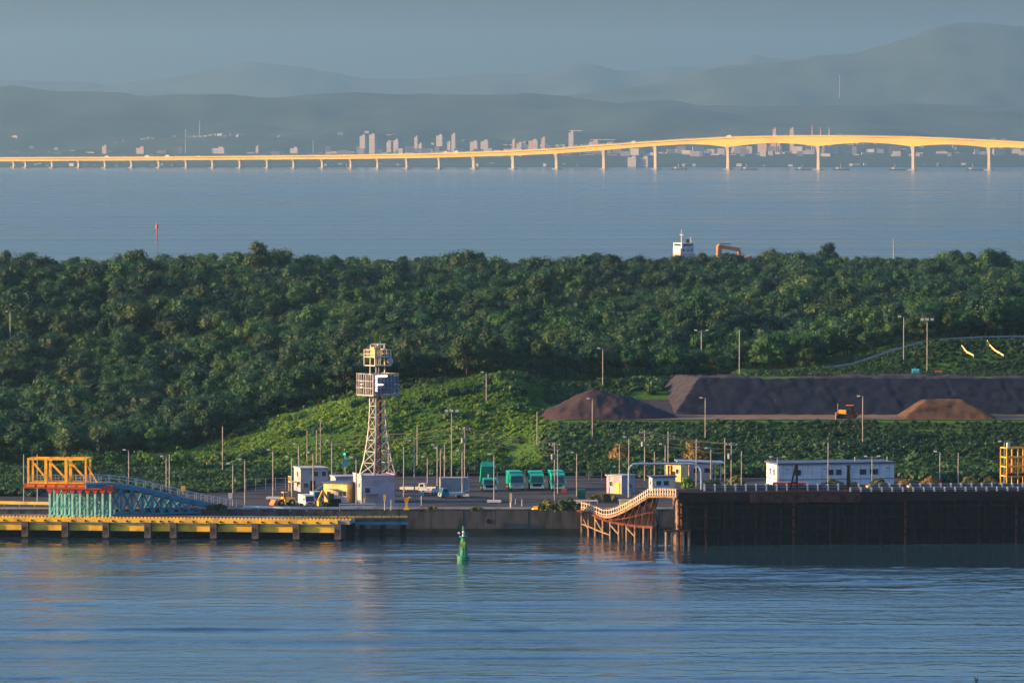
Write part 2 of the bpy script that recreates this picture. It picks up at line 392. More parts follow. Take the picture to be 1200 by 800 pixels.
# the front ranks are trees of their own, the rest of the wood is one mass
front, rest = [], []
cols = {}
for p in pts:
    k = int(p[0] // 6); cols[k] = cols.get(k, 0) + 1
    vis = abs(p[0]) < 600 / F * p[1] + 3
    (front if len(front) < 296 and vis and cols[k] <= 12 else rest).append(p)
TREE_LABEL = 'leafy green broadleaf tree at the near edge of the dense island wood'
protos = [None] * NV
for (px, py) in front:
    i = random.randrange(NV); s_ = random.uniform(.50, .88)
    if px > 8: s_ *= .92
    loc = (px, py, hz(px, py) - .2); rz = random.uniform(0, 6.28)
    if protos[i] is None:
        t = thing('forest_tree', TREE_LABEL, 'tree', loc, rz, 'trees along the near edge of the wood')
        obj('trunk', trunk_me[i], t); obj('crown', crown_me[i], t); t.scale = (s_,) * 3; protos[i] = t
    else: copy_thing(protos[i], loc, rz, scale=(s_,) * 3)
full = []
for i in range(NV):
    me = bpy.data.meshes.new('tree'); a, b = crowns[i], trunks[i]; n = len(a.v)
    me.from_pydata(a.v + b.v, [], a.f + [tuple(q + n for q in f_) for f_ in b.f]); me.materials.append(LEAF); me.materials.append(BARK)
    mi = np.zeros(len(me.polygons), np.int32); mi[len(a.f):] = 1; me.polygons.foreach_set('material_index', mi); me.update(); full.append(me)
c_tree = lib('wood_tree', full)
P = [(px, py, hz(px, py) - .2, random.uniform(0, 6.28), random.uniform(.42, .78) * (.72 + .6 * float(vnoise(px / 24, py / 24))) * (1.35 if random.random() < .07 else 1), random.randrange(NV)) for px, py in rest]
scatter('forest_mass', P, c_tree, 'dense green wood covering the island')

def shrub_mb(seed, n=90):
    rnd = random.Random(seed); lobes = [(rnd.uniform(-.5, .5), rnd.uniform(-.5, .5), rnd.uniform(.25, .7), rnd.uniform(.4, .65), .8) for _ in range(4)]
    m = MB(); leaf_cloud(m, lobes, n, .17, rnd); return m
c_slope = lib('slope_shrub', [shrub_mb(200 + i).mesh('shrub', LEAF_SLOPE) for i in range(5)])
c_bank = lib('bank_shrub', [shrub_mb(300 + i).mesh('shrub', LEAF_BANK) for i in range(5)])
Ps, Pb, Ps2 = [], [], []
y = 1082.0
while y < 1200:
    x = -100.0
    while x < 150:
        px = x + rs.uniform(-.7, .7); py = y + rs.uniform(-.7, .7); x += 1.35
        if py > wood_edge(px) + 3: continue
        y0 = np.interp(px, [-90, -60, 0], [1092, 1088, 1084])
        k = vnoise(px / 9, py / 9)
        if px < 6:
            if py < y0 + 1: continue
            if px < -76 and py < 1097: pass
            for jx, jy in ((0, 0), (.7, .6)):
              px, py = px + jx, py + jy
              Ps.append((px, py, hz(px, py) - .15, rs.uniform(0, 6.28), rs.uniform(.5, .95) * (.35 + 1.0 * vnoise(px / 5 + 9, py / 9)) * (1.4 if k > .66 else 1), rs.randint(5)))
        else:
            if py < 1082: continue
            if 1111.5 < py < 1144 and px > 4 + 0: 
                if not (px < 24 and py > 1137): continue
            if 1144 <= py < 1152 and px > 24 : continue
            big = (.75 if 1104 < py < 1112 else 1.25) if py < 1112 else .8
            Pb.append((px, py, hz(px, py) - .15, rs.uniform(0, 6.28), rs.uniform(.8, 1.3) * (.6 + .9 * k) * big, rs.randint(5)))
    y += 1.35
y = 1006.0
while y < 1092:
    x = -112.0
    while x < 150:
        px = x + rs.uniform(-.7, .7); py = y + rs.uniform(-.7, .7); x += 1.5
        u_ = 600 + F * px / py; k = vnoise(px / 7, py / 7)
        if u_ < 345 and py > (1010 if u_ < 40 else 1022) + 40 * sm(260, 345, u_) + 5 * k and py < 1091: Ps2.append((px, py, YARD - .1 if py < 1079 else hz(px, py) - .15, rs.uniform(0, 6.28), rs.uniform(.8, 1.3) * (.6 + 1.3 * k), rs.randint(5)))
        elif u_ > 345 and py > (1073 if u_ < 690 else (1068 - 16 * sm(1040, 1100, u_))) + 4 * k and py < 1083: Ps2.append((px, py, YARD - .1 if py < 1079 else hz(px, py) - .15, rs.uniform(0, 6.28), rs.uniform(.8, 1.3) * (.6 + 1.3 * k) * (1.0 if u_ < 690 else 1.3), rs.randint(5)))
    y += 1.5
for _ in range(2600):
    px, py = rs.uniform(-75, 30), rs.uniform(1086, 1168)
    if py > wood_edge(px) + 2 or py < np.interp(px, [-90, -60, 0], [1093, 1090, 1087]): continue
    if px > 3 and py < 1140: continue
    k = vnoise(px / 10 + 31, py / 7 + 5)
    if k < .60 or rs.rand() > (k - .52) * 2.2: continue
    Ps2.append((px, py, hz(px, py) - .2, rs.uniform(0, 6.28), rs.uniform(1.0, 2.1), rs.randint(5)))
scatter('yard_scrub', Ps2, c_bank, 'dark green scrub fringing the back of the yard')
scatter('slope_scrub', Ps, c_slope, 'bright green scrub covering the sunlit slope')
scatter('bank_scrub', Pb, c_bank, 'dark green scrub covering the banks below the stockpile')

# ------------------------------------------------------------------ yard
m_asph = mat('asphalt', (.055, .053, .056), .85, var=.5, scale=.22, stretch=(.35, 1, 1))
m_conc = mat('concrete', (.32, .30, .27), .85, var=.3, scale=.5)
m_quay = mat('quay_concrete', (.085, .08, .078), .9, var=.5, scale=.9, dirt=(.04, .04, .04), stretch=(1, 1, .25))
m_weed = mat('tide_stain', (.03, .035, .025), .9)
f = MB(); f.quad((-300, 980, YARD), (300, 980, YARD), (300, 1080, YARD), (-300, 1080, YARD))
tag(f.build('yard_pavement', m_asph), 'grey asphalt yard behind the quay', kind='structure')
# ------------------------------------------------------------------ paints
m_teal = mat('teal_paint', (.04, .38, .38), .55, var=.3, scale=.8)
m_pale_teal = mat('pale_teal_paint', (.28, .62, .50), .6, var=.3, scale=.8)
m_blue = mat('blue_steel', (.03, .19, .29), .5, var=.3, scale=.8)
m_yel = mat('yellow_paint', (.85, .42, .02), .5, var=.25, scale=.7, dirt=(.40, .20, .04))
m_red = mat('red_paint', (.42, .05, .03), .55, var=.3, scale=.7)
m_fasc = mat('yellow_concrete', (.74, .44, .035), .8, var=.3, scale=.4, dirt=(.42, .24, .04))
m_black = mat('black_rubber_and_shade', (.012, .011, .013), .9)
m_white = mat('white_paint', (.56, .54, .50), .6, var=.15, scale=.8)
m_galv = mat('galvanised_steel', (.30, .30, .30), .5, metal=.2, var=.25, scale=.9)
m_pole = mat('pole_steel', (.27, .25, .23), .55, var=.25, scale=.5)
m_dark = mat('dark_steel', (.020, .012, .013), .88, var=.4, scale=.6)
m_rust = mat('rusty_steel', (.11, .035, .022), .85, var=.5, scale=.9)
m_picket = mat('picket_sunlit_white', (.50, .40, .28), .7, var=.3, scale=1.0)  # white pickets tinted golden, the low sunlight is in the colour
m_timber = mat('weathered_timber', (.26, .17, .11), .9, var=.4, scale=.8)
m_mauve = mat('pale_wall', (.48, .35, .37), .85, var=.18, scale=.4)
m_grey = mat('grey_wall', (.36, .36, .38), .85, var=.2, scale=.4)
m_cream = mat('cream_wall', (.78, .58, .22), .85, var=.2, scale=.5)
m_wwall = mat('white_wall', (.58, .60, .63), .8, var=.14, scale=.4)
m_roof = mat('blue_roof', (.06, .09, .15), .6, var=.25)
m_broof = mat('pale_blue_roof', (.22, .32, .42), .5, var=.2)
m_glass = mat('dark_glass', (.02, .03, .04), .15, var=.1, spec=.6)
m_green = mat('green_truck_paint', (.008, .42, .28), .4, var=.12, scale=.8)
m_dgreen = mat('dark_green_paint', (.012, .11, .075), .5, var=.2, scale=.9)
m_tyre = mat('tyre', (.02, .02, .02), .9)
m_coal = mat('dark_spoil', (.012, .016, .030), .95, var=.45, scale=.35, dirt=(.007, .009, .018))
m_spoil = mat('purple_brown_spoil', (.046, .032, .036), .95, var=.4, scale=.4, dirt=(.04, .03, .034))
m_sand = mat('ochre_sand', (.095, .056, .036), .95, var=.35, scale=.5)
m_gravel_and_lit = mat('gravel_and_lit_bank_end', (.045, .042, .052), .95, var=.3, scale=.7)  # gravel of the ramp, also the painted sunlight on the bank's left end
m_track = mat('haul_track', (.16, .12, .09), .95, var=.3, scale=.4)
m_orange = mat('orange_paint', (.62, .17, .03), .55, var=.25)
m_lens = bpy.data.materials.new('lit_lamp'); m_lens.use_nodes = True
_p = m_lens.node_tree.nodes['Principled BSDF']; _p.inputs['Base Color'].default_value = (.9, .85, .85, 1); _p.inputs['Emission Color'].default_value = (1, .88, .95, 1); _p.inputs['Emission Strength'].default_value = 1.2
m_lampglass = mat('lamp_glass', (.75, .75, .72), .3, var=.05)
LEAF_DARK = leaf_mat('dark_bush_leaves', [(.03, .06, .014), (.045, .075, .018)])
LEAF_OLIVE = leaf_mat('olive_leaves', [(.09, .10, .025), (.11, .12, .03)])
LEAF_RUST = leaf_mat('rusty_leaves', [(.15, .11, .028), (.18, .125, .03)])
LEAF_LIME = leaf_mat('lime_leaves', [(.10, .20, .02), (.12, .22, .03)])

def px(Y): return Y / F            # metres per photograph pixel at this distance

# ------------------------------------------------------------------ quay and shore
quay = thing('quay_wall', 'long grey concrete quay wall with a dark tide line below the yard', 'quay wall', (0, 979.8, 0))
n = 0
for i in range(-26, 27):
    x0 = i * 5.6
    MB().box((x0, -.15 + .05 * (i % 2), 2.6), (5.54, .5, 3.3)).build('wall_block', m_quay, quay)
MB().box((0, -.16, .3), (300, .62, 1.3)).build('tide_band', m_weed, quay)
MB().box((0, -.1, YARD + .12), (300, .8, .26)).build('coping', m_conc, quay)
MB().cyl((-4, -.45, 2.2), (-4, -.1, 2.2), .42, k=10).build('drain_mouth', m_black, quay)

# ------------------------------------------------------------------ left pier
p0 = on_z(-70, 605.4, 3.4); p1 = on_z(410, 609.6, 3.4); pd = p1 - p0; PL = pd.length; PY = math.atan2(pd.y, pd.x)
pier = thing('loading_pier', 'long low pier with yellow lit fascia panels on dark pile caps', 'pier', (p0.x, p0.y, 0), PY)
def pier_x(u):
    """how far along the pier this column of the view lies"""
    d = ray(u, 400); t = (p0.x - p0.y * d.x / d.y) / (math.sin(PY) * d.x / d.y - math.cos(PY)); return t
def pier_at(u, back=0.0, z=3.4):
    t = pier_x(u); return Vector((p0.x + t * math.cos(PY) - back * math.sin(PY), p0.y + t * math.sin(PY) + back * math.cos(PY), z))
MB().box((PL / 2, 4.9, 3.05), (PL, 9.6, .66)).build('deck', m_conc, pier)
MB().box((PL / 2, 5.4, 1.2), (PL, .4, 3.0)).build('shade_sheet', m_black, pier)  # black sheet that paints in the deep shade under the deck
caps = [pier_x(u) for u in (-68, -20, 29, 76, 124, 173, 203, 250, 299, 347, 396)]
m_cap = mat('pile_cap_concrete', (.085, .075, .07), .9, var=.5, scale=.8)
capm = MB().box((0, 3.6, 1.5), (1.15, 8.4, 2.6)).mesh('pile_cap', m_cap)
pilem = MB().cyl((0, 0, -2.5), (0, 0, 1.0), .42, k=8).mesh('pile', m_dark)
for c in caps:
    obj('pile_cap', capm, pier, (c, .06, 0))
    for yy in (.4, 3.6, 7.0): obj('pile', pilem, pier, (c, yy, 0))
for a, b in zip(caps, caps[1:]):
    mid, w_ = (a + b) / 2, b - a
    MB().box((mid, -.02, 3.08), (w_ - .06, .42, .72)).build('edge_beam', m_fasc, pier)
    MB().box((mid, .12, 2.55), (w_ - 1.3, .30, .22)).build('ledge', m_conc, pier)
    MB().box((mid, .36, 1.85), (w_ - 1.22, .3, 1.12)).build('fascia_panel', m_fasc, pier)
    for q in (-.33, 0, .33):
        MB().cyl((mid + w_ * q, -.36, 3.0), (mid + w_ * q, -.22, 3.0), .17, k=8).build('fender_bolt', m_dark, pier)
k = MB(); i = 0
while i * .62 < PL: k.box((i * .62 + .3, .35, 3.56), (.34, .4, .3)); i += 1
tag(k.build('kerb_blocks', m_fasc, pier), kind='stuff')
k = MB()
for yy in (3.0, 4.45): k.box((PL / 2, yy, 3.46), (PL, .12, .16))
k.build('rails', m_rust, pier)
# the dark end section that runs on past the yellow edge
q0 = pier_at(330, 3.6); q1 = on_z(479, 606.5, 3.4); qd = q1 - q0; QL = qd.length
ext = thing('pier_extension', 'dark steel end of the pier with a dashed yellow kerb', 'pier extension', (q0.x, q0.y, 0), math.atan2(qd.y, qd.x))
MB().box((QL / 2, 2.6, 3.1), (QL, 5.2, .6)).build('deck', m_quay, ext)
MB().box((QL / 2, .05, 2.5), (QL, .3, .5)).build('girder', m_blue, ext)
for i in range(6):
    x = QL - .8 - i * (QL / 6)
    MB().cyl((x, .5, -2.5), (x, .5, 2.9), .38, k=8).build('pile', m_dark, ext)
    MB().cyl((x, 4.6, -2.5), (x, 4.6, 2.9), .38, k=8).build('pile', m_dark, ext)
for i in range(14):
    w_ = QL / 14; kb = MB()
    for j in range(4): kb.box((i * w_ + .25 + j * (w_ * .2), -.02, 3.62), (w_ * .15, .3, .34))
    kb.build('kerb_stripe', m_fasc, ext)

# ------------------------------------------------------------------ yellow cage on its teal trestle, and the ramp
def col_z(u, v, back): p = pier_at(u, back); return at(u, v, p.y).z
BK = 2.2
tA = pier_at(54, BK); tB = pier_at(127, BK); TL = (tB - tA).length
zt = col_z(90, 573, BK); zr_ = col_z(90, 567, BK)
tr = thing('teal_trestle', 'row of pale teal trestle legs carrying a red beam on the pier', 'trestle', (tA.x, tA.y, 3.4), PY)
h = zt - 3.4
lefts = [0.1 + (TL - .3) * i / 8 for i in range(9)]
for i, x in enumerate(lefts):
    for yy in (0, 3.6):
        MB().box((x, yy, (h - .2) / 2), (.34, .34, h - .2)).build('leg', m_pale_teal, tr)
    MB().box((x, 1.8, .1), (.5, 4.6, .2)).build('foot_beam', m_pale_teal, tr)
    MB().prism([(x - .62, h), (x + .62, h), (x + .17, h - .75), (x - .17, h - .75)], -.2, .2).build('knee_bracket', m_red, tr)
    if i < 8:
        x2 = lefts[i + 1]
        MB().beam((x, 0.0, .3), (x2, 3.6, h - .5), .16).build('brace', m_teal, tr)
        MB().beam((x, 3.7, h - .5), (x2, 3.7, .3), .16).build('brace', m_teal, tr)
MB().box(((TL) / 2, 1.8, h + .36), (TL + .6, 4.4, .7)).build('red_beam', m_red, tr)
MB().box(((TL) / 2, 3.85, h * .5), (TL, .12, .25)).build('tie', m_teal, tr)
# cage
cA = pier_at(27, BK - .3); cB = pier_at(99, BK - .3); CL = (cB - cA).length
cg = thing('yellow_cage', 'open yellow steel cage with diagonal braces on a red sill beam', 'steel cage', (cA.x, cA.y, zr_ - .75), PY)
H = col_z(60, 536.5, BK) - (zr_ - .75)
MB().box((CL / 2, .3, .38), (CL + .9, .7, .74)).build('sill_beam', m_red, cg)
for i in range(6): MB().box((CL * (i + .5) / 6, -.085, .42), (CL / 6 - .45, .09, .36)).build('sill_plate', m_orange, cg)
MB().box((CL / 2, 3.9, .38), (CL + .9, .7, .74)).build('sill_beam', m_red, cg)
posts = [.4, CL * .325, CL * .655, CL - .25]
for i, x in enumerate(posts):
    for yy in (.2, 3.9):
        MB().box((x, yy, .76 + (H - .76) / 2), (.5 if i in (1, 2) else .34, .36, H - .76)).build('post', m_yel, cg)
    MB().box((x, 2.05, H - .16), (.28, 3.3, .28)).build('cross_beam', m_yel, cg)
    if i < 3:
        x2 = posts[i + 1]
        for yy in (.2, 3.9):
            MB().box(((x + x2) / 2, yy, H - .17), (x2 - x - .5, .34, .34)).build('top_beam', m_yel, cg)
            MB().box(((x + x2) / 2, yy, .95), (x2 - x - .5, .30, .26)).build('bottom_beam', m_yel, cg)
        MB().beam((x + .2, 3.8, H - 1.1), (x2 - .35, 3.8, .95), .32).build('diagonal', m_yel, cg)
MB().beam((CL - .1, .2, H - 1.1), (CL + 2.0, .2, .5), .22).build('diagonal', m_yel, cg)
k = MB()
for i in range(18): k.box((CL * i / 17, 3.4, 1.5), (.07, .07, 1.2))
for zz in (1.2, 1.6, 2.05): k.box((CL / 2, 3.4, zz), (CL, .05, .06))
k.build('handrail', m_galv, cg)
# ramp: runs away from the trestle down to the yard
RA = pier_at(127, BK + .6); RB = on_z(284, 594.5, YARD)
def ramp_pt(u):
    t = (u - 127) / (284 - 127); Y = RA.y + (RB.y - RA.y) * t; return Vector((xof(u, Y), Y, 0))
rp = thing('truss_ramp', 'blue steel truss ramp with a white handrail sloping down to the yard', 'ramp', (0, 0, 0))
prof = [(100, 565.5), (127, 565), (140, 565.5), (160, 568.5), (180, 573), (200, 578), (220, 582.5), (240, 587), (262, 591), (284, 595)]
def rail_run(pts, hgt, m1, parent, step=1.2, r=.05, rails=(1.0, .55)):
    k = MB()
    for a, b in zip(pts, pts[1:]):
        L_ = (b - a).length; nn = max(1, int(L_ / step))
        for j in range(nn): q = a.lerp(b, j / nn); k.box((q.x, q.y, q.z + hgt / 2), (r * 2, r * 2, hgt))
        for rr in rails: k.beam(a + Vector((0, 0, hgt * rr)), b + Vector((0, 0, hgt * rr)), r * 1.6)
    k.build('railing', m1, parent)
nrm = Vector((-(RB - RA).y, (RB - RA).x, 0)).normalized(); WID = 4.2
line = []
for u, v in prof:
    p = ramp_pt(max(u, 100)); line.append(Vector((p.x, p.y, at(u, v, p.y).z)))
for a, b in zip(line, line[1:]):
    k = MB(); q = nrm * WID; dn = Vector((0, 0, .28))
    k.quad(a, b, b + q, a + q); k.quad(b - dn, a - dn, a + q - dn, b + q - dn); k.quad(a - dn, b - dn, b, a); k.quad(b - dn + q, a - dn + q, a + q, b + q)
    k.build('deck_plate', m_conc, rp)
    k = MB(); k.beam(a - Vector((0, 0, .62)), b - Vector((0, 0, .62)), .3, .66); k.build('edge_girder', m_blue, rp)
    MB().beam(a + q - Vector((0, 0, .62)), b + q - Vector((0, 0, .62)), .3, .66).build('edge_girder', m_blue, rp)
rail_run(line, 1.15, m_white, rp); rail_run([l + nrm * WID for l in line], 1.15, m_white, rp)
def line_z(u): return np.interp(u, [p[0] for p in prof], [l.z for l in line])
pan = [128, 141, 154, 167, 178, 189, 200, 211, 222, 235]
for off in (0, WID):
    for a, b in zip(pan, pan[1:]):
        pa, pb = ramp_pt(a) + nrm * off, ramp_pt(b) + nrm * off
        A1 = Vector((pa.x, pa.y, line_z(a) - .95)); B1 = Vector((pb.x, pb.y, line_z(b) - .95)); A0 = Vector((pa.x, pa.y, 3.75)); B0 = Vector((pb.x, pb.y, 3.75))
        mm = m_blue if off == 0 else m_teal
        MB().beam(A0, A1, .26).build('vertical', mm, rp)
        MB().beam(A0, B0, .3).build('bottom_chord', mm, rp)
        if B1.z - B0.z > .5:
            MB().beam(A0, B1, .2).build('diagonal', mm, rp); MB().beam(A1, B0, .2).build('diagonal', mm, rp)

# ------------------------------------------------------------------ lamp posts and poles
NOTE = []
def pole(u, vt, vb, kind, label, Y=None, base=False, r=.11, side=-1):
    if Y: g = at(u, 400, Y); p = Vector((g.x, Y, hz(g.x, Y)))
    elif vb >= 557.5: p = on_z(u, vb, YARD)
    else: p = on_land(u, vb)
    zt_ = at(u, vt, p.y).z; h = zt_ - p.z
    cat = {'utility': 'utility pole', 'plain': 'pole', 'antenna': 'antenna pole', 'lattice': 'mast'}.get(kind, 'lamp post')
    t = thing({'utility': 'utility_pole', 'plain': 'steel_pole', 'antenna': 'antenna_pole', 'lattice': 'lattice_mast'}.get(kind, 'street_lamp'), label, cat, p)
    MB().cyl((0, 0, -.4), (0, 0, h), r * 1.15, r * .8, 8).build('post', m_pole, t)
    def lamp(x, z, w_=.75):
        L_ = MB().box((x, 0, z), (w_, .32, .2), taper=.8).build('lamp_head', m_white, t)
        MB().box((x, 0, z - .125), (w_ * .8, .24, .05)).build('lamp_glass', m_lampglass, L_)
    if kind == 'street':
        MB().beam((0, 0, h - .08), (side * .7, 0, h + .05), .08).build('arm', m_pole, t); lamp(side * .85, h + .05, .6)
    elif kind == 'double':
        MB().beam((-1.2, 0, h - .15), (1.2, 0, h - .15), .1).build('arm', m_pole, t); lamp(-1.2, h + .05, .65); lamp(1.2, h + .05, .65)
    elif kind == 'flood':
        MB().box((0, 0, h - .1), (2.4, .12, .12)).build('arm', m_pole, t)
        for x in (-1.0, 0, 1.0): MB().box((x, -.2, h + .15), (.6, .3, .45)).build('lamp_head', m_white, t)
    elif kind == 'utility':
        MB().box((0, 0, h - .5), (2.2, .1, .12)).build('crossarm', m_pole, t); MB().box((0, 0, h - 1.3), (1.7, .1, .12)).build('crossarm', m_pole, t)
        for x in (-.9, -.3, .3, .9): MB().cyl((x, 0, h - .44), (x, 0, h - .2), .06, k=6).build('insulator', m_white, t)
        MB().cyl((-.42, 0, h - 3.0), (-.42, 0, h - 2.1), .26, k=8).build('transformer', m_galv, t)
    elif kind == 'antenna':
        for z in (.3, .9, 1.5): MB().box((.5, 0, h - z), (1.4, .06, .06)).build('antenna_rod', m_galv, t)
        MB().box((1.1, 0, h - .9), (.06, .06, 1.3)).build('antenna_rod', m_galv, t)
    elif kind == 'lattice':
        for i in range(4): MB().box((0, 0, h * (.35 + .18 * i)), (1.5 - .25 * i, .1, .1)).build('crossarm', m_pole, t)
        MB().cyl((-.55, 0, -.3), (-.1, 0, h), .09, .05, 6).build('leg', m_pole, t); MB().cyl((.55, 0, -.3), (.1, 0, h), .09, .05, 6).build('leg', m_pole, t)
    else:
        MB().cyl((0, 0, h), (0, 0, h + .12), r, r * .5, 8).build('cap', m_pole, t)
    if base:
        MB().box((0, 0, .32), (2.5, 1.6, .36), taper=.94).build('concrete_base', m_white, t)
        for x in (-.9, .9): MB().box((x, 0, .08), (.4, 1.4, .16)).build('base_foot', m_conc, t)
    return t
POLES = [
 (28, 533, 590, 'plain', 'slim grey pole just behind the left end of the yellow cage'),
 (44, 533, 589, 'plain', 'slim grey pole seen through the first bay of the yellow cage'),
 (82, 516, 541, 'lattice', 'small lattice mast rising from the trees behind the yellow cage'),
 (151, 527, 571, 'street', 'lamp post standing behind the high end of the truss ramp'),
 (195, 534.5, 577, 'street', 'left one of the pair of lamp posts behind the middle of the ramp'),
 (198.7, 533, 578, 'plain', 'right one of the pair of posts behind the middle of the ramp'),
 (261, 500, 556, 'plain', 'thin dark pole alone on the green slope right of the yellow sign board'),
 (273, 543, 592, 'street', 'lamp post beside the white box at the foot of the ramp'),
 (287, 538, 594, 'street', 'lamp post a step to the right of the foot of the ramp'),
 (320, 527, 585, 'street', 'lamp post on a white base left of the wheel loader'),
 (342, 535, 591, 'street', 'lamp post on a white base between the loader and the white van'),
 (350, 520, 572, 'street', 'lamp post at the left corner of the grey stair building'),
 (367, 530, 581, 'street', 'lamp post rising right behind the white van'),
 (360, 505, 546, 'plain', 'faint thin pole on the slope above the grey stair building'),
 (371, 505, 547, 'plain', 'shorter left pole of the close pair above the grey stair building'),
 (375.6, 491, 547, 'plain', 'taller right pole of the close pair above the grey stair building'),
 (389, 516, 564, 'street', 'lamp post behind the yellow hut'),
 (417.5, 536, 596, 'street', 'lamp post in front of the sunlit end of the tower hut'),
 (455.5, 511, 562, 'street', 'lamp post just right of the lattice tower legs'),
 (473.2, 524, 582, 'plain', 'stout post right of the tower hut above the yellow bollard'),
 (485.6, 516, 588, 'street', 'lamp post beside the blue and white sign stand'),
 (489, 498, 548, 'plain', 'tall bare pole on the slope directly behind the sign stand'),
 (501, 535, 566, 'street', 'short lamp post above the white pickup'),
 (512.5, 521, 576, 'street', 'left lamp post of the close pair in front of the grey container'),
 (516.3, 525, 577, 'street', 'right lamp post of the close pair in front of the grey container'),
 (521, 521, 560, 'plain', 'short pole behind the left part of the grey container'),
 (529.3, 482, 560, 'flood', 'tallest floodlight mast, behind the middle of the grey container'),
 (544.6, 500, 560, 'utility', 'utility pole with crossarms at the right end of the grey container'),
 (541.7, 528, 582, 'street', 'lamp post on a long white base right of the grey container'),
 (579, 532, 589, 'street', 'lamp post on a white base in front of the raised green dump truck'),
 (629.5, 483, 524, 'plain', 'pole on the bank left of the dark spoil heap'),
 (650, 518, 586, 'utility', 'utility pole in front of the rightmost green truck'),
 (653.6, 527, 578, 'plain', 'thin post hard by the utility pole at the rightmost green truck'),
 (676, 530, 581, 'street', 'lamp post at the landward end of the white picket ramp'),
 (694.3, 467, 521, 'street', 'tall lamp post on the bank below the dark spoil heap'),
 (570, 436, 474, 'street', 'lamp post at the wood edge on top of the green slope'),
 (706.5, 408, 456, 'street', 'lamp post behind the crest of the dark spoil heap'),
 (822, 387, 441, 'double', 'twin headed lamp post on the upper terrace left of the sacks'),
 (866.5, 387, 440, 'plain', 'thin pole on the upper terrace right of the sacks'),
 (826.5, 466, 519, 'street', 'tall lamp post on the bank in front of the sunlit bank end'),
 (1011, 464, 526, 'street', 'tall lamp post on the bank right of the bulldozer'),
 (737, 512, 560, 'street', 'lamp post above the left end of the pipe arch'),
 (726, 521, 560, 'plain', 'dark post behind the small hut with the sunlit corner'),
 (755.5, 504, 563, 'utility', 'utility pole under the left half of the pipe arch'),
 (767, 530, 562, 'plain', 'short thin pole left of the cream block house'),
 (779.6, 520, 574, 'street', 'lamp post in front of the cream block house'),
 (783, 505, 562, 'antenna', 'antenna pole rising behind the cream block house'),
 (816, 515, 572, 'plain', 'thin post near the right end of the pipe arch'),
 (833, 525, 572, 'street', 'lamp post in front of the blue roofed shed'),
 (849.5, 514, 564, 'plain', 'pole at the right end of the blue roofed shed'),
 (857, 518, 574, 'utility', 'utility pole between the blue roofed shed and the white office'),
 (869, 529, 574, 'plain', 'pole halfway between the shed and the white office'),
 (911, 535, 570, 'double', 'twin headed lamp at the sunlit end of the white office'),
 (970.5, 519, 570, 'plain', 'tall dark pole in front of the middle of the white office'),
 (1022, 534.5, 571, 'double', 'twin headed lamp before the paired windows of the white office'),
 (1101.5, 529, 566, 'street', 'lamp post in the scrub right of the white office'),
 (1123, 531, 566, 'plain', 'thin pole halfway between the white office and the orange cage'),
 (1177, 517, 566, 'street', 'lamp post at the left side of the orange cage'),
 (1059, 371, 425, 'street', 'lamp post at the wood edge before the guard rail'),
 (1086.5, 375, 436, 'flood', 'floodlight mast on the upper terrace by the blue tank'),
]
UTIL = []
for a in POLES:
    t = pole(*a, base='white base' in a[4])
    if a[3] == 'utility': UTIL.append((t.location.copy(), at(600, a[1], t.location.y).z))
wires = thing('overhead_wires', 'thin overhead wires strung between the utility poles across the yard', 'power line', UTIL[0][0])
m_wire = mat('wire', (.03, .03, .03), .6)
ends = [(Vector((xof(380, 1090), 1090, 0)), UTIL[0][1] - 2.5)] + UTIL + [(Vector((xof(1060, 1075), 1075, 0)), UTIL[-1][1] - .5), (Vector((xof(1260, 1080), 1080, 0)), UTIL[-1][1])]
for (la, za), (lb, zb_) in zip(ends, ends[1:]):
    for k_, (ox, oz) in enumerate(((-.9, -.2), (.9, -.2), (-.7, -1.2), (0, -2.0))):
        k = MB(); prev = None
        for i in range(11):
            f_ = i / 10; q = Vector((la.x + ox + (lb.x - la.x) * f_, la.y + (lb.y - la.y) * f_, za + oz + (zb_ - za) * f_ - 2.0 * f_ * (1 - f_))) - UTIL[0][0]
            if prev is not None: k.beam(prev, q, .045)
            prev = q
        k.build('wire', m_wire, wires)
pole(12, 365, 0, 'street', 'lone lamp poking out of the wood at the far left', Y=1330)
pole(1047, 279, 0, 'plain', 'thin mast rising above the far tree line near the ship', Y=1850, r=.2)
pole(979.7, 486, 0, 'plain', 'short marker post beside the bulldozer', Y=1114, r=.14)

# ------------------------------------------------------------------ signal tower and its hut
def house(name, label, cat, u0, u1, vt, vb, yaw, dep, wallm, roofm, over=.25, roof_h=.25, z0=YARD, Y=None):
    """a box house whose lower front corners lie at these columns; local x runs along the front, y goes back"""
    c = on_z((u0 + u1) / 2, vb, z0) if Y is None else at((u0 + u1) / 2, 400, Y)
    w_ = (u1 - u0) * px(c.y); h_ = at(600, vt, c.y).z - z0
    t = thing(name, label, cat, (c.x, c.y, z0), yaw)
    return t, w_, h_
def walls(t, w_, d, h_, m_, name='walls'): return MB().box((0, d / 2, h_ / 2), (w_, d, h_)).build(name, m_, t)
def flat_roof(t, w_, d, h_, m_, th=.25, ov=.3): return MB().box((0, d / 2, h_ + th / 2), (w_ + 2 * ov, d + 2 * ov, th)).build('roof', m_, t)
def win(t, x, z, w_, h_, y=0.0, face='front', frame=m_white):
    if face == 'front':
        f_ = MB().box((x, y - .03, z), (w_ + .16, .1, h_ + .16)).build('window', frame, t); MB().box((x, y - .075, z), (w_, .03, h_)).build('pane', m_glass, f_)
    else:
        f_ = MB().box((x - .03, y, z), (.1, w_ + .16, h_ + .16)).build('window', frame, t); MB().box((x - .075, y, z), (.03, w_, h_)).build('pane', m_glass, f_)
    return f_
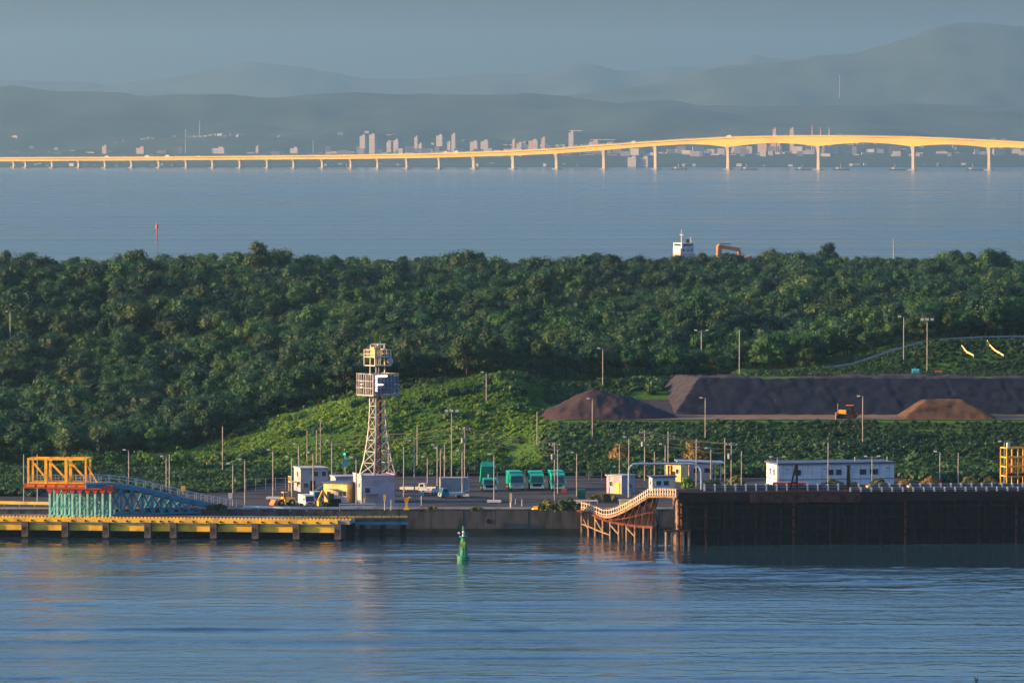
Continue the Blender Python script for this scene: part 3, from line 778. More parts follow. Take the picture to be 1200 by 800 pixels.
def door(t, x, z, w_, h_, m_, y=0.0, face='front'):
    if face == 'front':
        d_ = MB().box((x, y - .03, z + h_ / 2), (w_, .1, h_)).build('door', m_, t); MB().box((x + w_ * .35, y - .1, z + h_ * .48), (.08, .06, .14)).build('handle', m_galv, d_)
    else:
        d_ = MB().box((x - .03, y, z + h_ / 2), (.1, w_, h_)).build('door', m_, t); MB().box((x - .1, y + w_ * .35, z + h_ * .48), (.06, .08, .14)).build('handle', m_galv, d_)
    return d_
t, w_, h_ = house('tower_hut', 'pale mauve flat roofed hut under the lattice signal tower', 'hut', 423, 463, 557.5, 589.5, R(14), 6.6, None, None)
HUT_C = t.location + Vector((-3.3 * math.sin(R(14)), 3.3 * math.cos(R(14)), 0)); HUT_Z = YARD + h_
walls(t, w_, 6.6, h_, m_mauve)
MB().box((0, 3.3, h_ + .06), (w_ + .2, 6.8, .12)).build('roof', m_grey, t)
for a in ((w_ / 2 + .02, 3.3, .1, 6.8), (-w_ / 2 - .02, 3.3, .1, 6.8)): MB().box((a[0], a[1], h_ + .22), (a[2], a[3], .2)).build('parapet', m_mauve, t)
MB().box((0, -.01, h_ - .9), (w_ * .96, .06, .08)).build('band', m_grey, t)
MB().box((.55, -.03, h_ * .52), (1.7, .08, 1.35)).build('shutter', m_grey, t)
win(t, -1.9, h_ * .48, .9, .9); MB().box((-1.3, -.5, h_ * .33), (2.2, 1.0, .12)).build('awning', m_roof, t)
door(t, -1.2, 0, 1.0, 1.35, m_grey)
k = MB()
for i in range(6): k.box((-2.8 + .36 * i, -.9, .9), (.06, .06, 1.8))
for z in (.6, 1.2, 1.8): k.box((-1.9, -.9, z), (1.9, .05, .05))
k.build('railing', m_galv, t)
door(t, -w_ / 2, 0, .9, 2.0, m_cream, y=3.5, face='side'); win(t, -w_ / 2, 3.1, .8, .7, y=1.5, face='side')
# the tower itself: four legs, square in plan, turned about 35 degrees
TY = HUT_C.y + .3; TX = xof(442.5, TY); ROT = R(35); pxm = 1 / px(TY)
tw = thing('signal_tower', 'tall galvanised lattice signal tower with lit letter board and sunlit yellow top platform', 'tower', (TX, TY, HUT_Z + .12), ROT)
def tz(v): return at(600, v, TY).z - HUT_Z - .12
prof_t = [(557, 21.0), (540, 16.5), (520, 12.8), (500, 10.2), (480, 9.2), (462, 8.8), (437, 8.6), (404, 8.0)]   # half width in pixels of the silhouette
kx = 1 / (math.cos(R(35)) + math.sin(R(35)))
rings = [(max(0, tz(v)), hw / pxm * kx) for v, hw in prof_t]
CR = [(-1, -1), (1, -1), (1, 1), (-1, 1)]
for i in range(4):
    k = MB()
    for (z0_, a), (z1_, b) in zip(rings, rings[1:]): k.cyl((CR[i][0] * a, CR[i][1] * a, z0_), (CR[i][0] * b, CR[i][1] * b, z1_), .15, k=6)
    k.build('leg', m_galv, tw)
lev = np.linspace(0, tz(462), 8); zz = [r[0] for r in rings]; aa = [r[1] for r in rings]
for za, zb in zip(lev, lev[1:]):
    a, b = np.interp(za, zz, aa), np.interp(zb, zz, aa)
    for i in range(4):
        j = (i + 1) % 4; A0 = (CR[i][0] * a, CR[i][1] * a, za); B0 = (CR[j][0] * a, CR[j][1] * a, za); A1 = (CR[i][0] * b, CR[i][1] * b, zb); B1 = (CR[j][0] * b, CR[j][1] * b, zb)
        MB().beam(A1, B1, .12).build('girt', m_galv, tw)
        MB().beam(A0, B1, .09).build('brace', m_galv, tw); MB().beam(B0, A1, .09).build('brace', m_galv, tw)
k = MB(); topz = tz(404)
for x in (-.35, .35): k.box((x, 0, topz / 2), (.1, .1, topz))
for i in range(int(topz / .8)): k.box((0, 0, .4 + i * .8), (.8, .06, .07))
k.build('ladder', m_rust, tw)
MB().cyl((.8, .6, 0), (.8, .6, tz(440)), .32, k=8).build('cable_duct', m_rust, tw)
# letter board box
s = 34.5 / pxm; z0_, z1_ = tz(462), tz(437.5); bh = z1_ - z0_
m_board = mat('board_mesh', (.15, .12, .14), .7, var=.3, scale=1.2)
for (nx, ny) in ((0, -1), (-1, 0), (0, 1), (1, 0)):
    if (nx, ny) == (0, -1): brd = MB().box((0, -s / 2, (z0_ + z1_) / 2), (s, .08, bh - .35)).build('letter_board', m_board, tw)
    else:
        k = MB()
        for i in range(9):
            q = -s / 2 + s * (i + .5) / 9; k.box((q if nx == 0 else nx * s / 2, q if ny == 0 else ny * s / 2, (z0_ + z1_) / 2), (.22 if nx == 0 else .08, .22 if ny == 0 else .08, bh - .35))
        brd = k.build('letter_board', m_board, tw)
    k = MB()
    for i in range(8):
        q = -s / 2 + s * i / 7; k.box((q if nx == 0 else nx * (s / 2 + .1), q if ny == 0 else ny * (s / 2 + .1), (z0_ + z1_) / 2), (.09, .09, bh))
    for zq in (z0_, z0_ + bh * .33, z0_ + bh * .66, z1_):
        k.box((0 if nx == 0 else nx * (s / 2 + .1), 0 if ny == 0 else ny * (s / 2 + .1), zq), (s + .2 if nx == 0 else .1, s + .2 if ny == 0 else .1, .1))
    k.build('board_frame', m_galv, brd)
yb = -s / 2 - .22; xl = -s / 2 + .35
lamps = [(xl + .1, z1_ - .35 - i * .42, .34, .3) for i in range(7)] + [(xl + .5 + i * .42, z1_ - .35, .38, .34) for i in range(5)] + [(xl + .5 + i * .42, z0_ + bh * .50, .38, .26) for i in range(3)]
for x, z, a, b in lamps: MB().box((x, yb, z), (a * .82, .14, b * .78)).build('letter_lamp', m_lens, tw)
for x, z, a in [(s / 2 - .7, z1_ - .35, .9), (s / 2 - .7, z0_ + bh * .5, .7), (s / 2 - .8, z0_ + .35, .6), (s / 2 - 1.0, z1_ - .8, .2), (s / 2 - 1.0, z0_ + .9, .2)]:
    MB().box((x, yb, z), (a, .1, .13)).build('letter_lamp', m_lampglass, tw)
for zq in (.35, .5, .65): MB().box((-s / 2 - .2, .9, z0_ + bh * zq), (.1, .7, .14)).build('letter_lamp', m_lampglass, tw)
MB().box((0, 0, z0_ - .12), (s * 1.02, s * 1.02, .14)).build('board_floor', m_galv, tw)
m_plat = mat('platform_sunlit_steel', (.46, .40, .30), .6, var=.25, scale=1.0)  # warm tone paints low sunlight onto grey steel
# upper platform
s2 = 22.5 / pxm; p0_, p1_ = tz(428), tz(418); k_top = tz(409.5)
MB().box((0, 0, p0_), (s2, s2, .16)).build('platform_floor', m_plat, tw); MB().box((0, 0, p1_), (s2 * 1.02, s2 * 1.02, .18)).build('platform_floor', m_plat, tw)
for i in range(4):
    MB().box((CR[i][0] * s2 / 2, CR[i][1] * s2 / 2, (p0_ + k_top) / 2), (.16, .16, k_top - p0_)).build('platform_post', m_plat, tw)
k = MB()
for (nx, ny) in ((0, -1), (-1, 0), (0, 1), (1, 0)):
    for zq in (p1_ + .5, k_top): k.box((nx * s2 / 2, ny * s2 / 2, zq), (s2 if nx == 0 else .08, s2 if ny == 0 else .08, .1))
    for i in range(6):
        q = -s2 / 2 + s2 * i / 5; k.box((q if nx == 0 else nx * s2 / 2, q if ny == 0 else ny * s2 / 2, (p1_ + k_top) / 2), (.07, .07, k_top - p1_))
k.build('railing', m_plat, tw)
MB().box((-.9, -.5, (p1_ + k_top) / 2 + .3), (1.0, .9, k_top - p1_ + .3)).build('cabinet', m_yel, tw)  # yellow stands for sunlight on the left part of the grey platform
MB().cyl((-s2 / 2, -s2 / 2, k_top), (-s2 / 2, -s2 / 2, tz(401)), .06, k=6).build('whip_aerial', m_galv, tw)
MB().cyl((s2 / 2, s2 / 2, k_top), (s2 / 2, s2 / 2, tz(400)), .06, k=6).build('whip_aerial', m_galv, tw)
MB().cyl((.1, 0, p1_), (.1, 0, tz(405)), .16, k=6).build('radar_mast', m_galv, tw)
rad = MB().cyl((.1, 0, tz(405)), (.1, 0, tz(403.5)), .35, .25, 8).build('radar', m_white, tw); MB().box((.1, 0, tz(403.2)), (2.6, .25, .22), rz=-ROT).build('scanner_bar', m_white, rad)
dv = Vector((math.cos(-ROT), math.sin(-ROT), 0)); dc = dv * (13.2 / pxm); dc.z = tz(423)
dd = Vector((math.cos(-ROT - .9), math.sin(-ROT - .9), 0))
MB().cyl(dc, dc + dd * .45, .42, .62, 12).build('dish_aerial', m_white, tw)
MB().beam(Vector((s2 / 2 - .2, 0, tz(423))), dc, .1).build('dish_arm', m_galv, tw)

# ------------------------------------------------------------------ huts and buildings of the yard
t, w_, h_ = house('ticket_hut', 'small sunlit yellow hut with a flat roof left of the tower hut', 'hut', 379, 407, 566, 588, R(-24), 4.0, None, None)
w_ /= math.cos(R(24)); walls(t, w_, 4.0, h_, m_cream); flat_roof(t, w_, 4.0, h_, m_roof, .18, .3)
win(t, w_ * .22, h_ * .45, .85, .8); win(t, w_ * .40, h_ * .45, .7, .8); win(t, -w_ * .28, h_ * .45, .6, .7); door(t, -.1, 0, .8, 1.9, m_grey)
MB().box((-.2, -.45, h_ * .68), (1.6, .9, .1)).build('awning', m_roof, t); MB().box((w_ * .32, -.06, .5), (w_ * .36, .1, 1.0)).build('lower_panel', m_mauve, t)
t, w_, h_ = house('grey_shed', 'grey flat shed between the yellow hut and the tower hut', 'shed', 393, 420, 559, 582, R(12), 5, None, None)
walls(t, w_, 5, h_, m_grey); flat_roof(t, w_, 5, h_, m_grey, .2, .15); door(t, .2, 0, 1.4, 2.1, m_dark); win(t, 1.4, 2.0, .7, .7)
t, w_, h_ = house('stair_building', 'grey two storey building with an outside stair left of the yellow hut', 'building', 352, 385, 549, 576, R(14), 6, None, None)
walls(t, w_, 6, h_, m_grey); flat_roof(t, w_, 6, h_, m_grey, .2, .15)
win(t, .2, h_ * .78, 1.0, .9); win(t, 1.7, h_ * .78, .8, .9); win(t, -1.6, h_ * .28, .9, .9); door(t, -.3, 0, .9, 2, m_dark)
win(t, -w_ / 2, h_ * .75, .9, .9, y=2.5, face='side'); win(t, -w_ / 2, h_ * .3, .9, .9, y=2.5, face='side')
k = MB(); k.beam((-.2, -1.1, .1), (3.6, -1.1, 2.5), .12, .3); k.beam((-.2, -.4, .1), (3.6, -.4, 2.5), .12, .3)
k.build('stair_stringer', m_galv, t)
for i in range(10): MB().box((-.1 + i * .38, -.75, .25 + i * .24), (.36, .75, .06)).build('step', m_galv, t)
MB().box((4.6, -.75, 2.55), (2.2, 1.2, .14)).build('landing', m_galv, t)
k = MB(); k.beam((-.2, -1.1, 1.15), (3.6, -1.1, 3.55), .07); k.box((4.6, -1.3, 3.55), (2.2, .07, .07))
for x in (3.6, 4.1, 4.6, 5.1, 5.6): k.box((x, -1.3, 3.05), (.06, .06, 1.0))
k.build('stair_rail', m_galv, t); MB().box((5.6, -.75, 1.25), (.15, .15, 2.5)).build('landing_post', m_galv, t)
MB().box((-w_ / 2 - .9, 2, h_ * .42), (1.5, 2.6, .14)).build('balcony', m_cream, t)
k = MB()
for i in range(6): k.box((-w_ / 2 - 1.6, .8 + i * .5, h_ * .42 + .5), (.06, .06, 1.0))
k.box((-w_ / 2 - 1.6, 2.05, h_ * .42 + 1.0), (.07, 2.6, .07)); k.build('balcony_rail', m_cream, t)
for yy in (.9, 3.1): MB().box((-w_ / 2 - 1.5, yy, h_ * .2), (.16, .16, h_ * .4)).build('balcony_post', m_cream, t)
t, w_, h_ = house('cargo_container', 'ribbed grey cargo container at the back of the yard', 'container', 517, 549, 559.5, 576, R(8), 2.5, None, None)
walls(t, w_, 2.5, h_, m_grey, 'shell')
k = MB()
for i in range(15): k.box((-w_ / 2 + .25 + i * (w_ - .5) / 14, -.05, h_ / 2), (.14, .1, h_ - .3))
tag(k.build('ribs', m_grey, t), kind='stuff')
for z in (.08, h_ - .06): MB().box((0, -.06, z), (w_ + .06, .16, .16)).build('rail', m_grey, t)
for x in (-w_ / 2, w_ / 2): MB().box((x, -.05, h_ / 2), (.18, .2, h_ + .04)).build('corner_post', m_grey, t)
t, w_, h_ = house('corner_hut', 'small flat roofed hut with a sunlit corner above the picket ramp', 'hut', 722, 747, 557.5, 578, R(46), 3.7, None, None)
t.location.x += .3; w_ = 3.6; walls(t, w_, 3.7, h_, m_mauve); flat_roof(t, w_, 3.7, h_, m_grey, .2, .22)
win(t, .3, h_ * .42, .8, .8); door(t, -w_ / 2, 0, .9, 2.0, m_yel, y=1.0, face='side'); win(t, -w_ / 2, h_ * .55, .6, .8, y=2.6, face='side'); MB().box((1.2, -.1, .7), (.5, .2, 1.2)).build('meter_box', m_grey, t)
t, w_, h_ = house('block_house', 'tall narrow sunlit cream block house beside the blue roofed shed', 'block house', 778, 799, 544.5, 564, R(-28), 3.2, None, None)
walls(t, w_, 3.2, h_, m_cream); flat_roof(t, w_, 3.2, h_, m_grey, .14, .1)
for x in (-.95, -.35): MB().box((x, -.08, h_ / 2), (.16, .14, h_ * .92)).build('pilaster', m_rust, t)
win(t, .9, h_ * .62, .5, .8); door(t, .1, 0, .7, 1.9, m_rust)
t, w_, h_ = house('gate_hut', 'white hut with a dark flat roof on the near side of the block house', 'hut', 764, 791, 559, 575, R(10), 3.0, None, None)
walls(t, w_, 3, h_, m_wwall); flat_roof(t, w_, 3, h_, m_roof, .22, .35)
win(t, -.9, h_ * .58, .9, .8); win(t, .5, h_ * .58, .9, .8); door(t, 1.5, 0, .7, 1.8, m_cream); win(t, -w_ / 2, h_ * .55, .7, .7, y=1.4, face='side')
t, w_, h_ = house('blue_roofed_shed', 'open shed with a long pale blue roof right of the cream block house', 'shed', 797, 846, 541, 563, R(4), 5, None, None)
walls(t, w_ * .55, 4.2, h_ * .9, m_mauve); MB().prism([(-w_ / 2 - .6, h_ + .25), (w_ / 2 + .6, h_ - .1), (w_ / 2 + .6, h_ - .32), (-w_ / 2 - .6, h_ + .05)], -.5, 5.4).build('roof', m_broof, t)
for x in (-w_ / 2 + .2, -w_ * .34, w_ * .34, w_ / 2 - .2): MB().box((x, .1, h_ / 2 - .12), (.2, .2, h_ - .25)).build('post', m_grey, t)
win(t, 1.2, h_ * .55, 1.2, .9); win(t, -1.0, h_ * .55, .9, .9)
# long white office
t, w_, h_ = house('white_office', 'long low white prefabricated office with a dark blue roof edge', 'office building', 911, 1049, 543.5, 568.5, R(13), 8.0, None, None)
w_ /= math.cos(R(13)); walls(t, w_, 8.0, h_, m_wwall); flat_roof(t, w_, 8.0, h_, m_roof, .32, .3)
MB().box((0, -.03, h_ * .30), (w_, .08, .13)).build('band', m_roof, t); MB().box((0, -.03, h_ * .62), (w_, .07, .05)).build('band', m_grey, t)
for i in range(12): MB().box((-w_ / 2 + w_ * (i + .5) / 12, -.02, h_ * .5), (.06, .06, h_ * .98)).build('panel_joint', m_grey, t)
for x, ww in ((-w_ * .33, 1.1), (-w_ * .05, 1.1), (w_ * .23, 1.2), (w_ * .325, 1.5), (w_ * .02, 1.0)): win(t, x, h_ * .62, ww, .95, frame=m_grey)
for x in (-w_ * .42, -w_ * .1, w_ * .12, w_ * .44): MB().box((x, -.12, h_ * .8), (.5, .22, .3)).build('air_vent', m_grey, t)
for yy in (2.6, 5.2): win(t, -w_ / 2, h_ * .62, .7, 1.2, y=yy, face='side')
MB().box((-w_ / 2 - .03, 4.0, h_ * .30), (.08, 7.9, .13)).build('band', m_roof, t)
for x in (w_ * .2, w_ * .48): MB().cyl((x, 3, h_ + .3), (x, 3, h_ + 1.1), .08, k=6).build('roof_vent', m_galv, t)
# pipe arch
Ya = 1012.0
pa = [at(u, v, Ya) for u, v in ((737, 560), (737, 551), (738.2, 547.2), (741.5, 544.2), (746, 543.2), (812, 543.2), (817, 544.6), (820.6, 548.4), (822, 553), (822, 578))]
pa[0].z = YARD - .2; pa[-1].z = YARD - .2
t = thing('pipe_arch', 'pale blue grey overhead pipe arch spanning the huts behind the jetty', 'pipe arch', (pa[0].x, Ya, YARD)); o = t.location
for nm, seg in (('leg', pa[:3]), ('crossover', pa[2:8]), ('leg', pa[7:])):
    k = MB()
    for a, b in zip(seg, seg[1:]): k.cyl(a - o, b - o, .2, k=8)
    k.build(nm, m_broof, t)
for x in (3, 9.5): MB().box((x, 0, pa[4].z - YARD - .3), (.5, .5, .18)).build('clamp', m_galv, t)
# ------------------------------------------------------------------ vehicles
def wheel(parent, x, y, r, w_=.28):
    t_ = MB().cyl((x, y - w_ / 2, r), (x, y + w_ / 2, r), r, k=14).build('wheel', m_tyre, parent)
    MB().cyl((x, y - w_ / 2 - .02, r), (x, y + w_ / 2 + .02, r), r * .5, k=10).build('rim', m_galv, t_)
def place(t, u, v, z=YARD, rz=0.0): p = on_z(u, v, z); t.location = p; t.rotation_euler.z = rz; return t
# lorries are built facing local -x... the nose points along -y, towards the water
def lorry(label, u, v, rz, body, bed_up=False, hgt=3.3, grille=m_black, visor=True):
    t = place(thing('dump_truck', label, 'lorry', group='green lorries parked in the yard'), u, v, YARD, rz)
    W_ = 2.45
    MB().box((0, 3.4, .75), (1.0, 6.6, .3)).build('chassis', m_dark, t)
    c = MB().prism([(0, 0), (0, 0)], 0, 0) if False else MB()
    # cab: side outline in y,z pushed across x
    out = [(0, .55), (-.02, 1.3), (.18, hgt * .84), (.5, hgt * .9), (1.75, hgt * .9), (1.85, .55)]
    n = len(c.v)
    for x in (-W_ / 2, W_ / 2):
        for y, z in out: c.v.append((x, y, z))
    kk = len(out); c.f += [tuple(n + i for i in range(kk)), tuple(n + kk + kk - 1 - i for i in range(kk))] + [(n + (i + 1) % kk, n + i, n + kk + i, n + kk + (i + 1) % kk) for i in range(kk)]
    cab = c.build('cab', body, t)
    MB().quad((-W_ * .44, -.06, 1.42), (W_ * .44, -.06, 1.42), (W_ * .42, .10, hgt * .78), (-W_ * .42, .10, hgt * .78)).build('windscreen', m_glass, cab)
    MB().box((0, -.06, 1.02), (W_ * .66, .1, .5)).build('grille', grille, cab)
    MB().box((0, -.1, .55), (W_, .2, .3)).build('bumper', m_white if body is m_green else m_dark, t)
    for s_ in (-1, 1):
        MB().box((s_ * W_ * .40, -.1, .82), (.34, .1, .2)).build('headlight', m_lampglass, cab)
        MB().box((s_ * (W_ / 2 + .2), .05, 1.75), (.16, .12, .5)).build('mirror', m_white, cab)
        MB().box((s_ * (W_ / 2 + .01), .9, 1.72), (.04, .9, .6)).build('side_window', m_glass, cab)
        for y in (.85, 4.2, 5.5): wheel_x(t, s_ * (W_ / 2 - .2), y)
    if bed_up:
        b_ = MB(); a = R(48); ca, sa = math.cos(a), math.sin(a)
        def q(y, z): return (6.6 - y * ca - z * sa * .0 - z * sa * -.25, 1.1 + y * sa + z * ca)
        o_ = [q(0, 0), q(4.4, 0), q(4.4, 1.3), q(0, 1.3)]
        for x in (-W_ / 2 - .02, W_ / 2 + .02):
            for y, z in o_: b_.v.append((x, y, z))
        b_.f += [(0, 1, 2, 3), (7, 6, 5, 4)] + [((i + 1) % 4, i, 4 + i, 4 + (i + 1) % 4) for i in range(4)]
        bd = b_.build('tipper_body', body, t)
        for i in range(5):
            f_ = (i + .5) / 5; y, z = q(4.46, 1.3 * f_); 
        MB().cyl((0, 2.6, .9), (0, 3.4, 3.0), .14, .1, 8).build('hydraulic_ram', m_galv, t)
    else:
        bd = MB().box((0, 4.3, 1.0 + (hgt - 1.0) / 2), (W_, 4.7, hgt - 1.0)).build('tipper_body', body, t)
        for y in (2.6, 3.6, 4.6, 5.6):
            for s_ in (-1, 1): MB().box((s_ * (W_ / 2 + .03), y, 1.0 + (hgt - 1) / 2), (.08, .14, hgt - 1.1)).build('rib', body, bd)
        if visor: MB().box((0, 1.88, hgt - .14), (W_, .3, .34)).build('headboard', body, bd)
    return t
def wheel_x(parent, x, y, r=.5, w_=.32):
    t_ = MB().cyl((x - w_ / 2, y, r), (x + w_ / 2, y, r), r, k=14).build('wheel', m_tyre, parent)
    MB().cyl((x - w_ / 2 - .02, y, r), (x + w_ / 2 + .02, y, r), r * .5, k=10).build('rim', m_galv, t_)
lorry('green dump truck with its tipper body raised high, leftmost of the lorries', 574.5, 576, R(6), m_green, True, 2.75)
lorry('green lorry with a pale lit nose, second from the raised dump truck', 606, 574.5, R(7), m_green, hgt=3.35, grille=m_galv)
lorry('green lorry with a large black grille, between its two green neighbours', 629.5, 574.5, R(4), m_green, hgt=3.3)
lorry('green lorry farthest right, behind the utility pole', 654, 575, R(5), m_green, hgt=3.5, grille=m_dgreen)
def small_truck(name, label, cat, u, v, rz, cabm, bodym, L_=4.2, hh=1.9, box_h=1.3):
    """nose along local -y"""
    t = place(thing(name, label, cat), u, v, YARD, rz); W_ = 1.75
    c = MB(); out = [(0, .4), (-.05, .95), (.25, hh), (1.25, hh), (1.3, .4)]; kk = len(out)
    for x in (-W_ / 2, W_ / 2):
        for y, z in out: c.v.append((x, y, z))
    c.f += [tuple(range(kk)), tuple(kk + kk - 1 - i for i in range(kk))] + [((i + 1) % kk, i, kk + i, kk + (i + 1) % kk) for i in range(kk)]
    cab = c.build('cab', cabm, t)
    MB().quad((-W_ * .43, -.05, 1.02), (W_ * .43, -.05, 1.02), (W_ * .40, .20, hh * .93), (-W_ * .40, .20, hh * .93)).build('windscreen', m_glass, cab)
    MB().box((0, -.08, .68), (W_ * .5, .06, .2)).build('grille', m_black, cab); MB().box((0, -.1, .45), (W_, .14, .18)).build('bumper', m_grey, t)
    for s_ in (-1, 1):
        MB().box((s_ * W_ * .38, -.08, .72), (.3, .08, .2)).build('headlight', m_lampglass, cab)
        MB().box((s_ * (W_ / 2 + .01), .72, 1.35), (.03, .6, .45)).build('side_window', m_glass, cab)
        for y in (.75, L_ - .8): wheel_x(t, s_ * (W_ / 2 - .12), y, .32, .22)
    MB().box((0, 1.4 + (L_ - 1.4) / 2, .55 + box_h / 2), (W_, L_ - 1.4, box_h)).build('cargo_body', bodym, t)
    return t
small_truck('delivery_van', 'white van with a dark windscreen beside the lamp post left of the yellow hut', 'van', 363.5, 594, R(18), m_white, m_white, 4.6, 2.0, 1.5)
small_truck('small_truck', 'small teal truck half hidden behind the white van', 'truck', 374, 590, R(12), m_teal, m_white, 4.4, 2.1, 1.4)
small_truck('pickup', 'white pickup with a dark windscreen side on at the back of the yard', 'pickup', 500, 577, R(75), m_white, m_white, 4.8, 1.7, .45)
small_truck('small_pickup', 'small pickup with a blue cab and white bed below the pair of lamp posts', 'pickup', 516, 583.5, R(-70), m_blue, m_white, 4.4, 1.8, .4)
t = small_truck('hatchback_car', 'small white car with red tail lights left of the blue cabbed pickup', 'car', 508, 579, R(160), m_white, m_white, 3.2, 1.4, .7)
for s_ in (-1, 1): MB().box((s_ * .7, 3.22, .8), (.25, .06, .25)).build('tail_light', m_red, t)
# wheel loader, seen from the side with its bucket to the left
def loader(label, u, v, rz, s=1.0):
    t = place(thing('wheel_loader', label, 'wheel loader'), u, v, YARD, rz); t.scale = (s,) * 3
    MB().box((1.0, 0, 1.1), (2.2, 1.5, .9), taper=.92).build('engine_body', m_yel, t)
    cb = MB().box((.1, 0, 2.0), (1.1, 1.3, 1.3), taper=.88).build('cab', m_yel, t)
    MB().box((-.48, 0, 2.1), (.04, 1.0, .8)).build('windscreen', m_glass, cb); MB().box((.1, -.64, 2.1), (.8, .04, .8)).build('side_window', m_glass, cb)
    MB().beam((-.2, -.45, 1.3), (-1.9, -.45, .6), .18, .3).build('lift_arm', m_yel, t); MB().beam((-.2, .45, 1.3), (-1.9, .45, .6), .18, .3).build('lift_arm', m_yel, t)
    MB().prism([(-1.8, .15), (-2.6, .1), (-2.7, .3), (-2.2, 1.2), (-1.85, 1.1)], -1.1, 1.1).build('bucket', m_orange, t)
    for x in (-.9, 1.3):
        for y in (-.8, .8): wheel(t, x, y, .62, .4)
    MB().cyl((1.5, .3, 1.5), (1.5, .3, 2.3), .07, k=6).build('exhaust', m_dark, t)
    return t
loader('small yellow wheel loader with a dark body left of the white van', 333, 592, R(25), .9)
# excavator in front of the yellow hut
def excavator(label, u, v, rz):
    t = place(thing('excavator', label, 'excavator'), u, v, YARD, rz)
    for y in (-.8, .8): MB().prism([(-1.3, .1), (1.3, .1), (1.5, .4), (1.2, .72), (-1.2, .72), (-1.5, .4)], y - .25, y + .25).build('track', m_tyre, t)
    MB().box((.5, 0, 1.15), (1.9, 1.7, .75), taper=.93).build('house', m_dark, t)
    cb = MB().box((-.35, -.45, 1.75), (.95, .8, 1.5), taper=.88).build('cab', m_dark, t); MB().box((-.83, -.45, 1.95), (.04, .6, .8)).build('windscreen', m_glass, cb); MB().box((-.35, -.87, 1.95), (.7, .04, .8)).build('side_window', m_glass, cb)
    MB().beam((-.5, .3, 1.3), (-1.6, .3, 2.9), .3, .38).build('boom', m_yel, t); MB().beam((-1.55, .3, 2.95), (-2.4, .3, 1.2), .26, .32).build('dipper_arm', m_yel, t)
    MB().prism([(-2.5, 1.2), (-2.1, 1.2), (-1.9, .7), (-2.1, .25), (-2.5, .35)], -.15, .75).build('bucket', m_yel, t)
    return t
excavator('yellow armed excavator with a dark body in front of the yellow hut', 389, 594.5, R(22))
# bulldozer on the lower terrace
DZ = 13.0; p = at(993, 490, 1117)
t = thing('bulldozer', 'orange and yellow bulldozer on the track below the dark bank', 'bulldozer', (p.x, 1117, 13.1), R(-12))
for y in (-.95, .95):
    MB().prism([(-1.5, .05), (1.4, .05), (1.8, .45), (1.5, .95), (-1.4, .95), (-1.8, .45)], y - .28, y + .28).build('track', m_tyre, t)
    MB().beam((-1.9, y, .5), (.3, y, .7), .16, .22).build('push_arm', m_orange, t)
MB().box((-.9, 0, 1.35), (1.6, 1.1, .85), taper=.95).build('engine_hood', m_yel, t)
cb = MB().box((.5, 0, 1.85), (1.3, 1.4, 1.5), taper=.85).build('cab', m_dark, t); MB().box((.5, 0, 2.66), (1.5, 1.6, .12)).build('canopy', m_orange, cb); MB().box((.5, -.68, 2.05), (.9, .05, .7)).build('side_window', m_glass, cb)
MB().prism([(-2.2, .1), (-1.95, .1), (-1.85, .7), (-2.0, 1.25), (-2.25, 1.3), (-2.1, .7)], -1.7, 1.7).build('blade', m_orange, t)
MB().cyl((-1.0, .2, 1.7), (-1.0, .2, 2.75), .08, k=6).build('exhaust', m_dark, t); MB().cyl((-1.9, 0, 1.2), (-1.9, 0, 3.0), .05, k=6).build('beacon_post', m_galv, t)
MB().box((1.75, 0, 1.0), (.9, .9, .7)).build('ripper', m_rust, t)

# ------------------------------------------------------------------ small things on the yard
def sign_post(name, label, cat, u, v, vt, plate, pm, pw=.5, pr=.06):
    p = on_z(u, v, YARD); h = at(u, vt, p.y).z - YARD; t = thing(name, label, cat, p)
    MB().cyl((0, 0, -.1), (0, 0, h * .95), pr, k=6).build('post', m_white, t); MB().box((0, -.1, h - plate / 2), (pw, .12, plate)).build('plate', pm, t); return t
sign_post('marker_sign', 'yellow plate on a white post in front of the tower hut', 'sign', 450.7, 597, 579.5, 1.0, m_fasc, .42)
sign_post('marker_sign', 'small yellow plate on a thin post left of the tower hut door', 'sign', 427, 596, 582.5, .5, m_fasc, .32)
sign_post('marker_post', 'thick white marker post between the yellow plate and the yellow bollard', 'post', 458, 597, 584.5, 1.4, m_white, .24)
sign_post('sign_stand', 'white stand topped by a blue board right of the yellow bollard', 'sign', 493.8, 592, 576, .6, m_blue, 1.0)
sign_post('marker_post', 'tall beige marker post on the quay edge below the second green lorry', 'post', 598.6, 596, 577.5, 1.6, m_cream, .42, .14)
sign_post('marker_post', 'weathered timber post standing before the dark bush on the quay', 'post', 650.4, 598.5, 586, 1.4, m_timber, .3, .12)
sign_post('sign_box', 'white box on a post at the foot of the truss ramp', 'sign', 270, 592, 577.5, .9, m_white, .7)
sign_post('marker_post', 'small dark red post on the open asphalt in front of the lorries', 'post', 611.7, 593, 582, .4, m_red, .16)
sign_post('marker_post', 'pale short post left of the small red post on the asphalt', 'post', 604, 590, 584, .4, m_white, .16)
sign_post('warning_sign', 'yellow box sign behind the railing in the middle of the ramp', 'sign', 214.5, 579, 569, 1.0, m_fasc, .8)
p = on_z(476.3, 597, YARD); t = thing('mooring_bollard', 'bright yellow mooring hook bollard on the quay edge', 'bollard', p)
MB().box((0, 0, .15), (.95, .9, .3)).build('base', m_yel, t); MB().box((0, 0, 1.1), (.5, .5, 1.7), taper=.8).build('column', m_yel, t); MB().box((0, -.05, 1.75), (.75, .6, .5)).build('hook_block', m_yel, t); MB().beam((.2, 0, 1.9), (.65, 0, 2.25), .25).build('hook', m_yel, t)
